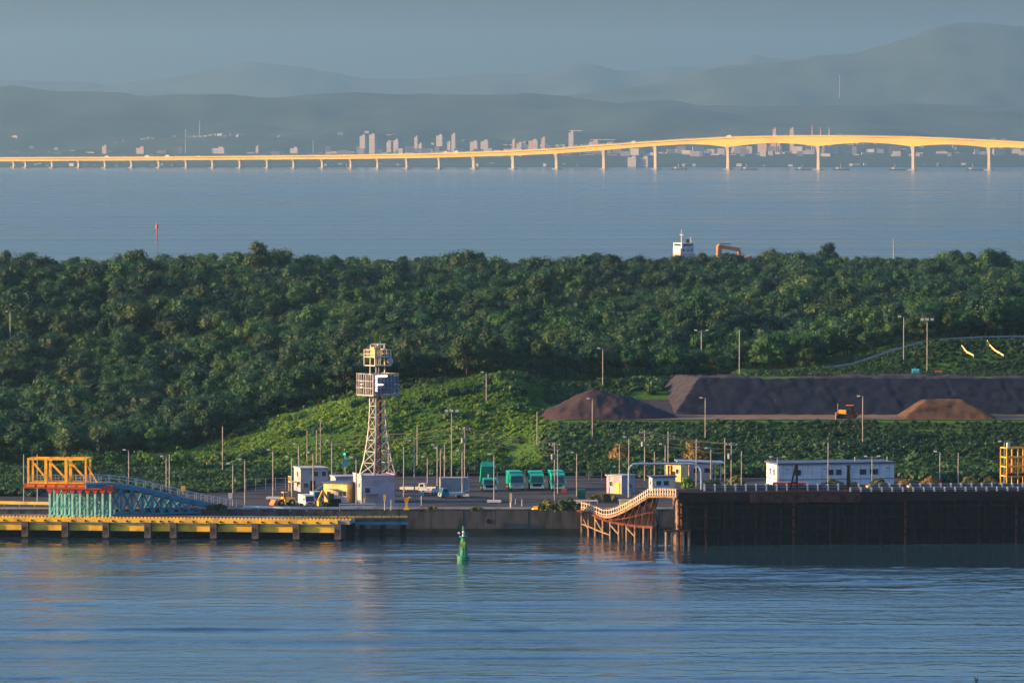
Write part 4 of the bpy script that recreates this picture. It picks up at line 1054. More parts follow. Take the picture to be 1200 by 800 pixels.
# yellow sign board on the green slope and a traffic signal
p = on_land(245, 551); t = thing('sign_board', 'square yellow sign board on the green slope', 'sign', p, R(20)); h = at(245, 541, p.y).z - p.z
for x in (-.35, .35): MB().cyl((x, 0, -.4), (x, 0, h - .3), .05, k=6).build('post', m_galv, t)
MB().box((0, -.08, h - .5), (1.0, .1, 1.05)).build('board', m_yel, t)
p = on_z(404.7, 562, YARD); t = thing('traffic_signal', 'green lit traffic signal with a blue sign below it behind the tower hut', 'traffic light', p); h = at(404, 531, p.y).z - YARD
MB().cyl((0, 0, -.2), (0, 0, h), .09, k=8).build('post', m_galv, t); MB().box((.2, -.1, h - .1), (1.3, .25, .45)).build('signal_head', m_dark, t)
m_glow = bpy.data.materials.new('green_signal'); m_glow.use_nodes = True; _p = m_glow.node_tree.nodes['Principled BSDF']; _p.inputs['Base Color'].default_value = (.02, .5, .35, 1); _p.inputs['Emission Color'].default_value = (.05, 1, .6, 1); _p.inputs['Emission Strength'].default_value = .8
MB().cyl((-.15, -.26, h - .1), (-.15, -.22, h - .1), .2, k=10).build('signal_lens', m_glow, t); MB().box((0, -.1, h - 1.75), (1.1, .08, 1.4)).build('blue_plate', m_blue, t)
# guard rails
def guard(name, label, pts, hgt, m1, step=2.0, cat='guard rail', w_=.1, rail_h=.34, rails=(.8,)):
    o_ = Vector(pts[0]); t = thing(name, label, cat, o_); P_ = [Vector(q) - o_ for q in pts]; rail = MB()
    for a, b in zip(P_, P_[1:]):
        L_ = (b - a).length; nn = max(1, round(L_ / step))
        for j in range(nn + (b == P_[-1])):
            q = a.lerp(b, j / nn); MB().box((q.x, q.y, q.z + hgt / 2 - .1), (.13, .13, hgt + .2)).build('post', m1, t)
        for rr in rails: rail.beam(a + Vector((0, -.1, hgt * rr)), b + Vector((0, -.1, hgt * rr)), w_, rail_h)
    rail.build('rail', m1, t); return t
guard('guard_rail', 'pale blue grey guard rail along the quay in front of the tower hut', [on_z(398, 596, YARD), on_z(440, 596, YARD), on_z(492, 595.5, YARD)], 1.0, m_broof, 2.2, rails=(.85, .4), rail_h=.22)
def up(u, v): p_ = on_land(u, v); return (p_.x, p_.y, p_.z)
def on_y(u, v, Y): p_ = at(u, v, Y); return (p_.x, Y, max(p_.z - .8, hz(p_.x, Y) - .1))
guard('guard_rail', 'long grey guard rail climbing along the wood edge to the right', [(xof(u, Y), Y, hz(xof(u, Y), Y)) for u, Y in ((965, 1170), (1000, 1177), (1040, 1184), (1080, 1189), (1115, 1196), (1150, 1206), (1190, 1212), (1215, 1214))], 1.1, m_galv, 4.0)
guard('guard_rail', 'short sunlit guard rail on the curve of the hill road, left piece', [(xof(u, Y), Y, hz(xof(u, Y), Y)) for u, Y in ((1127, 1184), (1133, 1180), (1141, 1178))], .8, m_cream, 2.0)  # cream instead of white: yellow sunlight painted into the rail
guard('guard_rail', 'short curved sunlit guard rail on the hill road, right piece', [(xof(u, Y), Y, hz(xof(u, Y), Y)) for u, Y in ((1157, 1190), (1159, 1185), (1166, 1181), (1176, 1178))], .8, m_cream, 2.0)  # same cream, yellow sunlight painted onto a white rail
# back fence of the yard, and the rail low on the left shore
guard('yard_fence', 'grey mesh fence with thin posts behind the green lorries', [on_z(548, 564.5, YARD), on_z(600, 564, YARD), on_z(705, 563, YARD)], 1.8, m_galv, 2.4, 'fence', .05, .06, (.95, .5, .1))
guard('yard_fence', 'grey fence with thin posts behind the wheel loader', [on_z(288, 576, YARD), on_z(346, 574, YARD)], 2.4, m_galv, 2.0, 'fence', .05, .06, (.95, .5, .1))
guard('road_rail', 'white rail beside the road foot right of the ramp', [on_z(285, 596, YARD), on_z(340, 597.5, YARD), on_z(398, 597.5, YARD)], .55, m_broof, 3.0, rails=(.8,), rail_h=.3)
t = guard('yellow_wall_rail', 'sunlit yellow kerb rail behind the pier under the cage', [on_z(-30, 592, YARD), on_z(58, 593.5, YARD)], .8, m_fasc, 2.6, 'rail', .2, .5, (.75,))
# sacks, tank, crate on the upper terrace
for i, (u, lab) in enumerate(((838, 'leftmost white sack of the row on the upper terrace'), (844, 'white sack second from the left on the upper terrace'), (850, 'white sack in the middle right of the row on the terrace'), (857, 'rightmost white sack of the row near the thin pole'))):
    p = at(u, 400, 1153 + i * .3); b = MB().blob((0, 0, .42), (.62 + .1 * (i % 2), .5, .5), 10, 6, .1); o_ = b.build('sack_body', m_white, None, smooth=True); t = thing('white_sack', lab, 'sack', (p.x, 1153 + i * .3, hz(p.x, 1153)), group='white sacks on the upper terrace'); o_.parent = t
    MB().cyl((0, 0, .82), (.05, 0, 1.02), .12, .2, 8).build('tied_neck', m_white, t)
p = at(1073, 400, 1156); t = thing('water_tank', 'small bright blue tank on the upper terrace', 'tank', (p.x, 1156, hz(p.x, 1156)))
MB().cyl((-.7, 0, .75), (.7, 0, .75), .62, k=14).build('shell', m_teal, t); MB().cyl((0, 0, 1.3), (0, 0, 1.5), .2, k=8).build('filler_cap', m_blue, t)
for x in (-.45, .45): MB().box((x, 0, .12), (.16, .9, .24)).build('cradle', m_dark, t)
p = at(1100, 400, 1157); t = thing('road_barrier', 'small orange barrier board right of the blue tank', 'barrier', (p.x, 1157, hz(p.x, 1157)))
for x in (-.5, .5): MB().box((x, 0, .4), (.1, .3, 1.0)).build('leg', m_galv, t)
MB().box((0, 0, .75), (1.5, .08, .45)).build('board', m_orange, t)
# yellow dinghy hull lying on the quay
p = on_z(632, 597, YARD); t = thing('fender_boat', 'upturned yellow skiff lying on the quay before the olive bush', 'skiff', p, R(-6))
k = MB(); sec = [(-1.35, .05, .1), (-.9, .38, .42), (0, .46, .5), (.9, .42, .46), (1.35, .3, .35)]
for x, hw, hh in sec:
    for a in range(7):
        th = math.pi * a / 6; k.v.append((x, hw * math.cos(th), .05 + hh * math.sin(th)))
for i in range(4):
    for a in range(6): k.f.append((i * 7 + a, i * 7 + a + 1, (i + 1) * 7 + a + 1, (i + 1) * 7 + a))
k.f += [tuple(range(7))[::-1], tuple(28 + i for i in range(7))]; k.build('hull', m_yel, t); MB().box((0, 0, .57), (2.2, .07, .1)).build('keel', m_fasc, t)
p = on_z(661, 577, YARD); t = thing('tool_box', 'small red box on the asphalt beside the rightmost green lorry', 'box', p); MB().box((0, 0, .3), (1.0, .7, .6)).build('case', m_red, t); MB().box((0, 0, .63), (1.06, .76, .08)).build('lid', m_red, t)
# green skip at the landward end of the picket ramp
p = on_z(681, 584, YARD); t = thing('green_skip', 'dark green metal skip by the landward end of the picket ramp', 'skip', p)
MB().box((0, .9, .75), (1.4, 1.8, 1.5), taper=1.08).build('bin', m_dgreen, t); MB().box((0, .9, 1.53), (1.62, 2.0, .1)).build('rim', m_dgreen, t)
for x in (-.5, .5): MB().box((x, -.06, .75), (.1, .14, 1.3)).build('rib', m_dgreen, t)

# ------------------------------------------------------------------ spoil heaps and the dark bank
def heap_sheet(name, label, cat, xs, ys_, zf, m_, kind=None):
    o_ = grid(name, xs, ys_, zf, m_); return tag(o_, label, cat, kind=kind)
def bank_z(X, Y):
    xl = 32.0 - (Y - 1131) * .30
    left = 13.1 + (X - xl) * .78; front = 13.1 + (Y - 1130.6) * 7.15 / 12.4
    z = np.minimum(np.minimum(left, front), 20.15 + (fbm(X / 13, Y / 30, 4) - .5) * 1.5) + (fbm(X / 1.6, Y / 1.6, 4) - .5) * .55
    gul = (np.abs(((X * .42 + (Y - 1131) * .12 + 1.5 * vnoise(X / 9, Y * 0)) % 5.2) - 2.6) < .22)
    z = z - gul * .12 * (z < 19.9)
    return np.where(np.minimum(left, front) < 13.0, 12.2, z)
bank = heap_sheet('stockpile_bank', None, None, np.arange(18, 165, .45), np.arange(1128.5, 1156, .45), bank_z, m_coal, 'structure')
bank['label'] = 'long dark spoil bank with a sloping left end'
bank.data.materials.append(m_gravel_and_lit)
co = np.array([v.co[:] for v in bank.data.vertices]); 
for pl in bank.data.polygons:
    c_ = pl.center; xl = 32.0 - (c_.y - 1131) * .30
    if (c_.x - xl) * .78 < (c_.y - 1130.6) * 7.15 / 12.4 or c_.z > 20.0: pl.material_index = 1  # lighter material on the left end: its sunlight is put into the colour
def dark_heap(X, Y):
    cx = xof(697, 1122); q = np.sqrt(((X - cx + .0) / np.where(X < cx, 11.5, 16.0)) ** 2 + ((Y - 1123) / 9.0) ** 2)
    z = 13.0 + 6.0 * np.clip(1.05 - q, 0, 1) ** .9
    top = 18.4 + (fbm(X / 5, Y / 5, 2) - .5) * 1.6
    z = np.minimum(z, top); z = z + (fbm(X / 1.8, Y / 1.8, 4) - .5) * 1.1 * (q < 1)
    return np.where(q < 1.04, z, 12.4)
heap_sheet('spoil_heap', 'dark purple brown spoil heap on the lower terrace left of the bank', 'spoil heap', np.arange(4, 36, .4), np.arange(1112, 1134, .4), dark_heap, m_spoil)
def ochre(X, Y):
    cx = xof(1104, 1120); L_ = X - (cx - 8.6); R_ = (cx + 10.8) - X; Fm = Y - 1114.5; Bk = 1130.5 - Y
    z = 13.0 + np.minimum(np.minimum(L_ * .72, R_ * .55), np.minimum(Fm * 1.05, Bk * .7)); z = np.minimum(z, 16.6)
    z = z + (fbm(X / 1.7, Y / 1.7, 4) - .5) * .5
    return np.where(np.minimum(np.minimum(L_, R_), np.minimum(Fm, Bk)) > -.3, z, 12.4)
heap_sheet('sand_heap', 'flat topped ochre sand heap at the foot of the dark bank', 'sand heap', np.arange(70, 100, .4), np.arange(1112, 1133, .4), ochre, m_sand)
f = MB()
def strip(f, xs, y0, y1, dz):
    for a, b in zip(xs, xs[1:]):
        f.quad((a, y0(a), hz(a, y0(a)) + dz), (b, y0(b), hz(b, y0(b)) + dz), (b, y1(b), hz(b, y1(b)) + dz), (a, y1(a), hz(a, y1(a)) + dz))
strip(f, list(np.arange(10, 165, 4.0)), lambda x: 1113.4, lambda x: 1130.6, .12)
tag(f.build('lower_terrace', m_track), 'bare brown haul track below the dark bank', kind='structure')
f = MB(); strip(f, list(np.arange(14, 36, 2.0)), lambda x: 1130.4, lambda x: 1158, .22); tag(f.build('gravel_ramp', m_gravel_and_lit), 'grey gravel ramp between the dark heap and the bank', kind='structure')
f = MB(); strip(f, list(np.arange(46, 165, 4.0)), lambda x: 1152.6, lambda x: 1157, .16); tag(f.build('upper_terrace', m_track), 'bare strip along the top of the dark bank', kind='structure')
f = MB(); p = on_land(181, 541)
xs_ = np.arange(-9, 9.1, .75); ysq = np.arange(-7, 7.1, .75)
grid('bare_soil', xs_ + p.x, ysq + p.y, lambda X, Y: terrain(X, Y) + .75 - 1.6 * np.clip((((X - p.x) / 6.5) ** 2 + ((Y - p.y) / 5.5) ** 2) - .55, 0, 1), mat('red_soil', (.17, .085, .05), .95, var=.35, scale=.5))
tag(bpy.data.objects['bare_soil'], 'patch of bare reddish soil above the hedge', kind='structure')

# ------------------------------------------------------------------ dark coal jetty on the right
m_fplate = mat('fascia_rust', (.06, .026, .024), .85, var=.5, scale=.9)
JY, JZ = 952.0, at(1000, 577, 952).z
jx0, jx1 = xof(796, JY), xof(1420, JY)
j = thing('dark_jetty', 'massive dark steel jetty on close set piles at the right', 'jetty', (jx0, JY, 0), R(4)); JL = jx1 - jx0; JD = 8.0
MB().box((JL / 2, JD / 2, JZ - .35), (JL, JD, .7)).build('deck', m_dark, j)
MB().box((JL / 2, .1, JZ - 1.15), (JL, .5, .9)).build('fascia_beam', m_dark, j)
xa = xof(880, JY) - jx0; xb = xof(1010, JY) - jx0
for i in range(6):
    w_ = (xb - xa) / 6; MB().box((xa + w_ * (i + .5), -.32, JZ - .95), (w_ - .06, .3, 1.5)).build('fascia_plate', m_fplate, j)
MB().box((JL / 2, .80, JZ / 2 - .6), (JL - .4, .2, JZ - .2)).build('shade_sheet', m_black, j)  # black sheet close behind the piles, painting the shade of the jetty front
pm1 = MB().cyl((0, 0, -2.5), (0, 0, JZ - .7), .33, k=8).mesh('pile', m_dark); n = int(JL / 2.1)
pm2 = MB().cyl((0, 0, -2.5), (0, 0, JZ - .7), .24, k=8).mesh('pile', m_rust)
for i in range(n + 1): obj('pile', pm1 if i % 9 else pm2, j, (.5 + i * (JL - 1) / n, .5 + .25 * (i % 2), 0))
for zq, mm in ((6.4, m_dark), (4.6, m_dark), (2.7, m_dark)):
    for i in range(12): MB().box((JL * (i + .5) / 12, .12, zq), (JL / 12 - .25, .22, .34)).build('wale', mm, j)
for i in range(0, n - 1, 2): MB().beam((.5 + i * (JL - 1) / n, .95, 2.8), (.5 + (i + 2) * (JL - 1) / n, .95, 6.2), .2).build('brace', m_dark, j)
for i in range(0, n, 3):
    MB().box((.5 + (i + .5) * (JL - 1) / n, .0, 4.0), (.5, .3, 4.6)).build('fender', m_black, j)
# left return of the jetty: rows of rust lit beams and pale piles
for yy in np.arange(.9, 7.6, 1.5):
    for zq in (7.3, 5.2, 3.2): MB().box((-.12, yy, zq), (.24, 1.3, .3)).build('end_wale', m_rust, j)
    MB().cyl((-.1, yy, -2.5), (-.1, yy, JZ - .7), .28, k=8).build('end_pile', m_timber, j)
MB().box((1.2, JD / 2, JZ / 2), (.3, JD - 1, JZ - 1.2)).build('end_wall', m_dark, j)
k = MB()
for i in range(6): k.box((-1.2 + .55 * i, -.9, 3.1), (.07, .07, 1.3))
for zz in (3.2, 3.7): k.box((0.2, -.9, zz), (2.8, .06, .06))
MB().box((.2, -.5, 2.4), (3.0, .9, .14)).build('landing_grating', m_rust, j); k.build('landing_rail', m_rust, j)
for i in range(5): MB().cyl((-2.2 + i * .95, -.6, -2.5), (-2.2 + i * .95, -.6, 2.4), .24, k=8).build('dolphin_pile', m_timber, j)
MB().box((-.3, -.6, 2.5), (4.6, .7, .24)).build('dolphin_cap', m_rust, j)
# deck fences: one thing each
def post_fence(name, label, u0, u1, Y, du, vtop, vbot, m1):
    z1 = at(600, vtop, Y).z; z0_ = JZ; a = at(u0, 400, Y); t = thing(name, label, 'fence', (a.x, Y, z0_), R(4)); h = z1 - z0_
    pmq = MB().box((0, 0, h / 2), (.26, .2, h)).mesh('post', m1); nn = int((u1 - u0) / du); X1 = (u1 - u0) * px(Y)
    for i in range(nn + 1): obj('post', pmq, t, (i * du * px(Y), 0, 0))
    for q in (.85, .5): MB().box((X1 / 2, .14, h * q), (X1, .06, .08)).build('rail', m_galv, t)
    MB().box((X1 / 2, .2, h * .42), (X1, .03, h * .7)).build('mesh_panel', mat('fence_mesh', (.05, .06, .085), .7), t)
post_fence('deck_fence', 'white posted fence along the back of the jetty deck', 826, 1218, 956.5, 12.15, 566.8, 572, m_white)
post_fence('deck_fence', 'short white posts along the front edge of the jetty deck at the right', 997, 1215, 954.6, 12.4, 570.6, 576, m_white)
a = at(931, 400, 957); t = thing('mooring_gantry', 'dark leaning A frame of the jetty before the white office', 'steel frame', (a.x, 957, JZ)); h = at(600, 546, 957).z - JZ
MB().beam((.45, 0, 0), (.45, 0, h), .36).build('leg', m_dark, t); MB().beam((-.75, 0, 0), (.25, 0, h), .3).build('leg', m_dark, t); MB().beam((-.3, 0, h * .35), (.4, 0, h * .35), .2).build('tie', m_dark, t); MB().cyl((.35, -.4, h), (.35, .4, h), .3, k=10).build('sheave', m_dark, t)
a = at(994.5, 400, 957); t = thing('mooring_column', 'dark tapered steel column on the jetty right of the A frame', 'steel column', (a.x, 957, JZ)); h = at(600, 546, 957).z - JZ
MB().box((0, 0, h / 2), (.75, .75, h), taper=.6).build('shaft', m_dark, t); MB().box((0, 0, h + .08), (.7, .7, .16)).build('cap_plate', m_dark, t); MB().box((0, 0, .12), (1.2, 1.2, .24)).build('base_plate', m_rust, t)
for u, lab in ((1018, 'sunlit white bollard at the step of the jetty deck'), (1066, 'left one of the low bollards in the middle of the jetty edge')):
    a = at(u, 400, 956.2); t = thing('deck_bollard', lab, 'bollard', (a.x, 956.2, JZ)); MB().cyl((0, 0, 0), (0, 0, .75), .3, k=10).build('stem', m_cream, t); MB().cyl((0, 0, .75), (0, 0, .95), .42, k=10).build('cap', m_cream, t)
a = at(916, 400, 962); t = thing('red_crate', 'low dark red container on the jetty before the sunlit office end', 'container', (a.x, 962, JZ)); MB().box((1.4, .8, .5), (5.6, 1.6, 1.0)).build('shell', m_rust, t); MB().box((1.4, .8, 1.05), (5.7, 1.7, .1)).build('lid', m_red, t)
for i in range(6): MB().box((-1.1 + i * 1.0, -.04, .5), (.12, .08, .9)).build('rib', m_red, t)
# picket ramp from the quay out to the jetty corner
rampP = [(676, 595.5, 979), (683, 596, 977.5), (690, 597.8, 975.5), (698, 601, 972.5), (706, 604.5, 969.5), (714, 604.5, 967), (722, 602, 964.5), (731, 598, 962), (740, 593, 959.5), (750, 587, 957), (760, 580.5, 954.8), (776, 580.2, 953.2), (793, 580.8, 951.6)]
L3 = [at(*q) for q in rampP]
t = thing('picket_ramp', 'sagging timber ramp with a white picket fence between the quay and the jetty', 'ramp', tuple(L3[0])); o = Vector(L3[0]); PP = [q - o for q in L3]; zw = -o.z
side = Vector((.9, 1.9, 0))
for a, b in zip(PP, PP[1:]):
    k = MB(); dn = Vector((0, 0, .35)); k.quad(a, b, b + side, a + side); k.quad(a - dn, b - dn, b, a); k.quad(b - dn, a - dn, a + side - dn, b + side - dn); k.quad(b + side - dn, a + side - dn, a + side, b + side)
    k.build('deck_board', m_timber, t)
pick = MB().box((0, 0, .62), (.2, .08, 1.28)).mesh('picket', m_picket); acc = 0.0; nxt = 0.0
for a, b in zip(PP, PP[1:]):
    L_ = Vector((b.x - a.x, 0, b.z - a.z)).length
    while nxt < acc + L_:
        q = a.lerp(b, (nxt - acc) / L_); obj('picket', pick, t, q, math.atan2(b.y - a.y, b.x - a.x)); nxt += .42
    acc += L_
    for rr in (.3, 1.0): MB().beam(a + Vector((.03, .08, rr)), b + Vector((.03, .08, rr)), .07, .14).build('rail', m_picket, t)
chord = [at(*q) - o for q in ((677, 598, 978.5), (690, 601, 975), (706, 608, 969), (716, 611.5, 966.5), (730, 614, 962), (748, 616.5, 957.5), (766, 617.5, 953.5))]
for a, b in zip(chord, chord[1:]):
    MB().beam(a, b, .26, .4).build('lower_chord', m_rust, t); MB().beam(a + side, b + side, .26, .4).build('lower_chord', m_dark, t)
def top_at(x): return Vector((x, np.interp(x, [q.x for q in PP], [q.y for q in PP]), np.interp(x, [q.x for q in PP], [q.z for q in PP]) - .35))
def low_at(x): return Vector((x, np.interp(x, [q.x for q in chord], [q.y for q in chord]), np.interp(x, [q.x for q in chord], [q.z for q in chord])))
xs_ = np.arange(5.2, chord[-1].x, 1.05)
for i, (a, b) in enumerate(zip(xs_, xs_[1:])):
    for off in (Vector((0, .05, 0)), side):
        MB().beam(low_at(a) + off, top_at(a) + off, .16).build('strut', m_dark, t)
        MB().beam(low_at(a) + off, top_at(b) + off, .12).build('lattice_brace', m_rust, t); MB().beam(low_at(b) + off, top_at(a) + off, .12).build('lattice_brace', m_dark, t)
    MB().beam(low_at(a).lerp(top_at(a), .5), low_at(b).lerp(top_at(b), .5), .14).build('mid_rail', m_rust, t)
k = MB()
for a, b in zip(xs_, xs_[1:]):
    q = side * .55; k.quad(low_at(a) + q, low_at(b) + q, top_at(b) + q, top_at(a) + q)
k.build('inner_sheeting', m_dark, t)
pl = [(682, 627), (690, 628), (698, 630), (707, 632), (716, 634), (726, 635), (735, 636), (745, 637.5), (755, 638), (764, 639)]; tops = []
for u, v in pl:
    p = on_z(u, v, 0); x = p.x - o.x; q = low_at(max(0, x)); q.x = x
    MB().cyl((x, q.y + .1, zw - 2.5), (x, q.y + .1, q.z), .22, .2, 8).build('pile', m_timber, t); MB().cyl((x + side.x, q.y + side.y, zw - 2.5), (x + side.x, q.y + side.y, q.z), .22, .2, 8).build('pile', m_dark, t); tops.append(q)
for i in (0, 2, 4, 6):
    a, b = tops[i], tops[i + 1]; MB().beam((a.x, a.y - .2, a.z - .5), (b.x, b.y - .2, zw + 1.0), .2).build('pile_brace', m_timber, t)
for i in range(4): a, b = tops[i], tops[i + 1]; MB().beam((a.x, a.y - .22, zw + 1.9 - .3 * i), (b.x, b.y - .22, zw + 1.6 - .3 * i), .2).build('waling', m_timber, t)
# low white rail by the landward end of the ramp, low pale block beside it
guard('quay_rail', 'low white rail and kerb at the landward end of the picket ramp', [on_z(673, 590, YARD), on_z(700, 590, YARD)], .7, m_white, 1.6, 'rail')
p = at(733, 590, 966); t = thing('winch_box', 'pale box on a plinth behind the dip of the picket ramp', 'box', (p.x, 968, 5.6)); MB().box((0, 0, .5), (2.0, 1.0, .9)).build('case', m_cream, t); MB().box((0, 0, 1.0), (2.2, 1.2, .12)).build('lid', m_white, t); MB().box((0, 0, -3.5), (1.2, .8, 7.1)).build('plinth', m_timber, t)
# orange hopper cage at the right edge
p = on_z(1180, 571, YARD); t = thing('hopper_cage', 'tall orange yellow steel hopper frame cut by the right edge', 'hopper', (p.x, p.y, YARD), R(14)); zb, ztp = at(600, 558, p.y).z - YARD, at(600, 525, p.y).z - YARD; W_ = 6.5
for x in (0, W_ / 3, 2 * W_ / 3, W_):
    for y in (0, 3.4): MB().box((x, y, ztp / 2), (.26, .26, ztp)).build('post', m_yel, t)
for zq in np.linspace(zb, ztp, 4):
    for y in (0, 3.4): MB().box((W_ / 2, y - .02, zq), (W_ + .1, .24, .2)).build('beam', m_yel, t)
    for x in (0, W_): MB().box((x - .02, 1.7, zq), (.2, 3.2, .2)).build('beam', m_yel, t)
for i in range(14): MB().box((.3 + i * .45, .12, (zb + ztp) / 2 - .4), (.1, .06, (ztp - zb) * .62)).build('slat', m_orange, t)
MB().box((W_ / 2, 1.7, zb + .3), (W_ - .4, 3.0, .5)).build('bin_floor', m_rust, t); MB().box((.6, 1, ztp + .5), (.6, .5, 1.0)).build('top_box', m_white, t)

# ------------------------------------------------------------------ bushes and single trees on the yard
def bush(u, v, wpx, hpx, m_, label, name='bush', cat='bush', seed=0, Y=None, z=YARD, conical=False, trunk=False):
    p = on_z(u, v, z) if Y is None else Vector((xof(u, Y), Y, hz(xof(u, Y), Y)))
    W_, H_ = wpx * px(p.y), hpx * px(p.y); rnd = random.Random(seed + int(u)); lobes = []
    nl = max(5, int(wpx / 4))
    for i in range(nl):
        x = (i + .5) / nl - .5 + rnd.uniform(-.06, .06); tall = 1 - (2 * x) ** 2 * .6
        r = H_ * (.30 if not conical else .22) * rnd.uniform(.8, 1.2)
        lobes.append((x * W_ * .85, rnd.uniform(-.3, .3) * min(W_, 3), r + (H_ * tall - 2 * r) * rnd.uniform(.1, 1.0), r, .9)); lobes.append((x * W_ * .85, rnd.uniform(-.4, .3) * min(W_, 3), r * .8, r, .9))
    if conical: lobes = [(0, 0, H_ * f_, W_ * .5 * (1.15 - f_), 1.3) for f_ in (.1, .25, .4, .55, .7, .82, .93)]
    t = thing(name, label, cat, p); m = MB(); leaf_cloud(m, lobes, min(1000, int(120 + 2.0 * wpx * hpx)), .27, rnd); m.build('crown' if (trunk or conical) else 'foliage', m_, t)
    k = MB()
    if trunk or conical: k.cyl((0, 0, -.3), (0, 0, H_ * .5), .14, .08, 6); k.build('trunk', BARK, t)
    else:
        for i in range(3): k.cyl((rnd.uniform(-.1, .1), 0, -.2), (rnd.uniform(-.3, .3) * W_, rnd.uniform(-.3, .3), H_ * .5), .06, .03, 5)
        k.build('stems', BARK, t)
    return t
bush(641, 598, 22, 15, LEAF_OLIVE, 'olive bush on the quay edge left of the timber post')
bush(666, 598.5, 27, 17, LEAF_DARK, 'dense dark bush on the quay edge right of the timber post')
bush(707, 588, 34, 13, LEAF_OLIVE, 'dusky olive bush behind the dip of the picket ramp')
bush(806, 573, 11, 19, LEAF_LIME, 'bright lime green shrub right of the cream block house')
bush(975, 573, 27, 13, LEAF_DARK, 'dark round bush before the middle of the white office')
bush(1000, 573, 12, 11, LEAF_DARK, 'small dark bush left of the paired office windows')
bush(1030, 573, 22, 14, LEAF_OLIVE, 'olive dry bush below the paired office windows')
bush(1064, 572, 26, 13, LEAF_RUST, 'rusty dry grass clump right of the white office')
bush(1092, 572, 22, 16, LEAF_RUST, 'tall rusty shrub beside the lamp post in the scrub')
bush(1135, 572, 24, 15, LEAF_OLIVE, 'olive golden shrub left of the orange cage')
bush(1160, 571, 20, 13, LEAF_OLIVE, 'low olive shrub at the foot of the lamp by the orange cage')
bush(900, 573, 16, 7, LEAF_LIME, 'low bright green shrub at the left end of the white office')
bush(862, 573, 24, 18, LEAF_OLIVE, 'olive shrub between the blue roofed shed and the white office')
bush(836, 573, 16, 16, LEAF_DARK, 'dark shrub in front of the blue roofed shed')
bush(506, 597.6, 14, 5, LEAF_OLIVE, 'tiny tuft of weeds on the quay coping below the sign stand')
bush(559, 598, 14, 5, LEAF_DARK, 'small dark weed clump on the quay left of the lamp base')
bush(726, 533, 14, 26, LEAF_RUST, 'golden leaved small tree above the corner hut', 'small_tree', 'tree', trunk=True, Y=1086)
bush(816, 546, 22, 34, LEAF_RUST, 'russet small tree behind the blue roofed shed', 'small_tree', 'tree', trunk=True, Y=1084)
bush(507, 558, 12, 18, LEAF_OLIVE, 'golden olive small tree behind the grey container', 'small_tree', 'tree', trunk=True, Y=1084)
bush(116, 566, 11, 44, LEAF_DARK, 'dark narrow cypress like tree behind the teal trestle', 'conical_tree', 'tree', conical=True, Y=1094)
bush(255, 597, 26, 8, LEAF_DARK, 'low dark scrub under the foot of the truss ramp')
for i, (u, lab) in enumerate(((100, 'bright hedge section right behind the yellow cage'), (135, 'bright hedge section behind the top of the ramp'), (172, 'bright hedge section below the bare soil patch'), (210, 'bright hedge section left of the yellow sign board'))):
    bush(u, 0, 40, 31, LEAF_SLOPE, lab, 'hedge', 'hedge', 40 + i, Y=1089)

# ------------------------------------------------------------------ navigation marks, bird, ship
p = on_z(543, 655.5, 0); t = thing('light_buoy', 'green navigation buoy floating in front of the quay', 'buoy', (p.x, p.y, 0))
def lathe(prof_, k_=14):
    m = MB()
    for r, z in prof_:
        for i in range(k_): a = 2 * math.pi * i / k_; m.v.append((r * math.cos(a), r * math.sin(a), z))
    for j_ in range(len(prof_) - 1):
        for i in range(k_): m.f.append((j_ * k_ + i, j_ * k_ + (i + 1) % k_, (j_ + 1) * k_ + (i + 1) % k_, (j_ + 1) * k_ + i))
    m.f.append(tuple(range(k_))[::-1]); m.f.append(tuple((len(prof_) - 1) * k_ + i for i in range(k_))); return m
m_bg = mat('buoy_green', (.012, .20, .11), .45, var=.2, scale=1.5)
lathe([(.9, -.8), (1.02, -.1), (1.02, .55), (.9, .7), (.5, .75)]).build('float', m_bg, t)
lathe([(.62, .7), (.5, 2.2), (.36, 3.6), (.3, 3.7)]).build('body_cone', m_bg, t)
for i in range(4):
    a = i * 1.57 + .4; MB().beam((.85 * math.cos(a), .85 * math.sin(a), .6), (.34 * math.cos(a), .34 * math.sin(a), 3.8), .1).build('leg', m_bg, t)
MB().box((-.05, -.5, 2.45), (.75, .16, .95)).build('sunlit_face', mat('buoy_green_sunlit', (.50, .62, .04), .5), t)  # yellow-green plate paints the sunlit part of the green body
lathe([(.7, 3.7), (.7, 3.82)]).build('platform', m_bg, t)
for i in range(6):
    a = i * 1.047; MB().box((.66 * math.cos(a), .66 * math.sin(a), 4.1), (.06, .06, .6)).build('rail_post', m_bg, t)
MB().box((-.75, -.2, 4.35), (.4, .3, .3)).build('solar_panel', m_lampglass, t)
lan = lathe([(.2, 3.82), (.2, 4.5), (.12, 4.7)], 10).build('lantern', m_lampglass, t)
MB().cyl((0, 0, 4.7), (0, 0, 5.5), .06, k=6).build('topmark_rod', m_bg, t); lathe([(.22, 4.9), (.12, 5.4)], 8).build('topmark', m_bg, t)
MB().box((-1.0, -.2, .72), (.35, .3, .3)).build('mooring_lug', m_fasc, t)
p = on_z(184, 279, 0); t = thing('red_beacon', 'red beacon pole standing alone in the far bay', 'beacon', (p.x, p.y, 0)); q = px(p.y)
MB().cyl((0, 0, -3), (0, 0, 11 * q), .42, k=8).build('pole', m_red, t); MB().cyl((0, 0, 11 * q), (0, 0, 16 * q), 1.1, .9, 10).build('basket', m_red, t); MB().cyl((0, 0, 16 * q), (0, 0, 18.5 * q), .3, k=6).build('lantern', m_red, t)
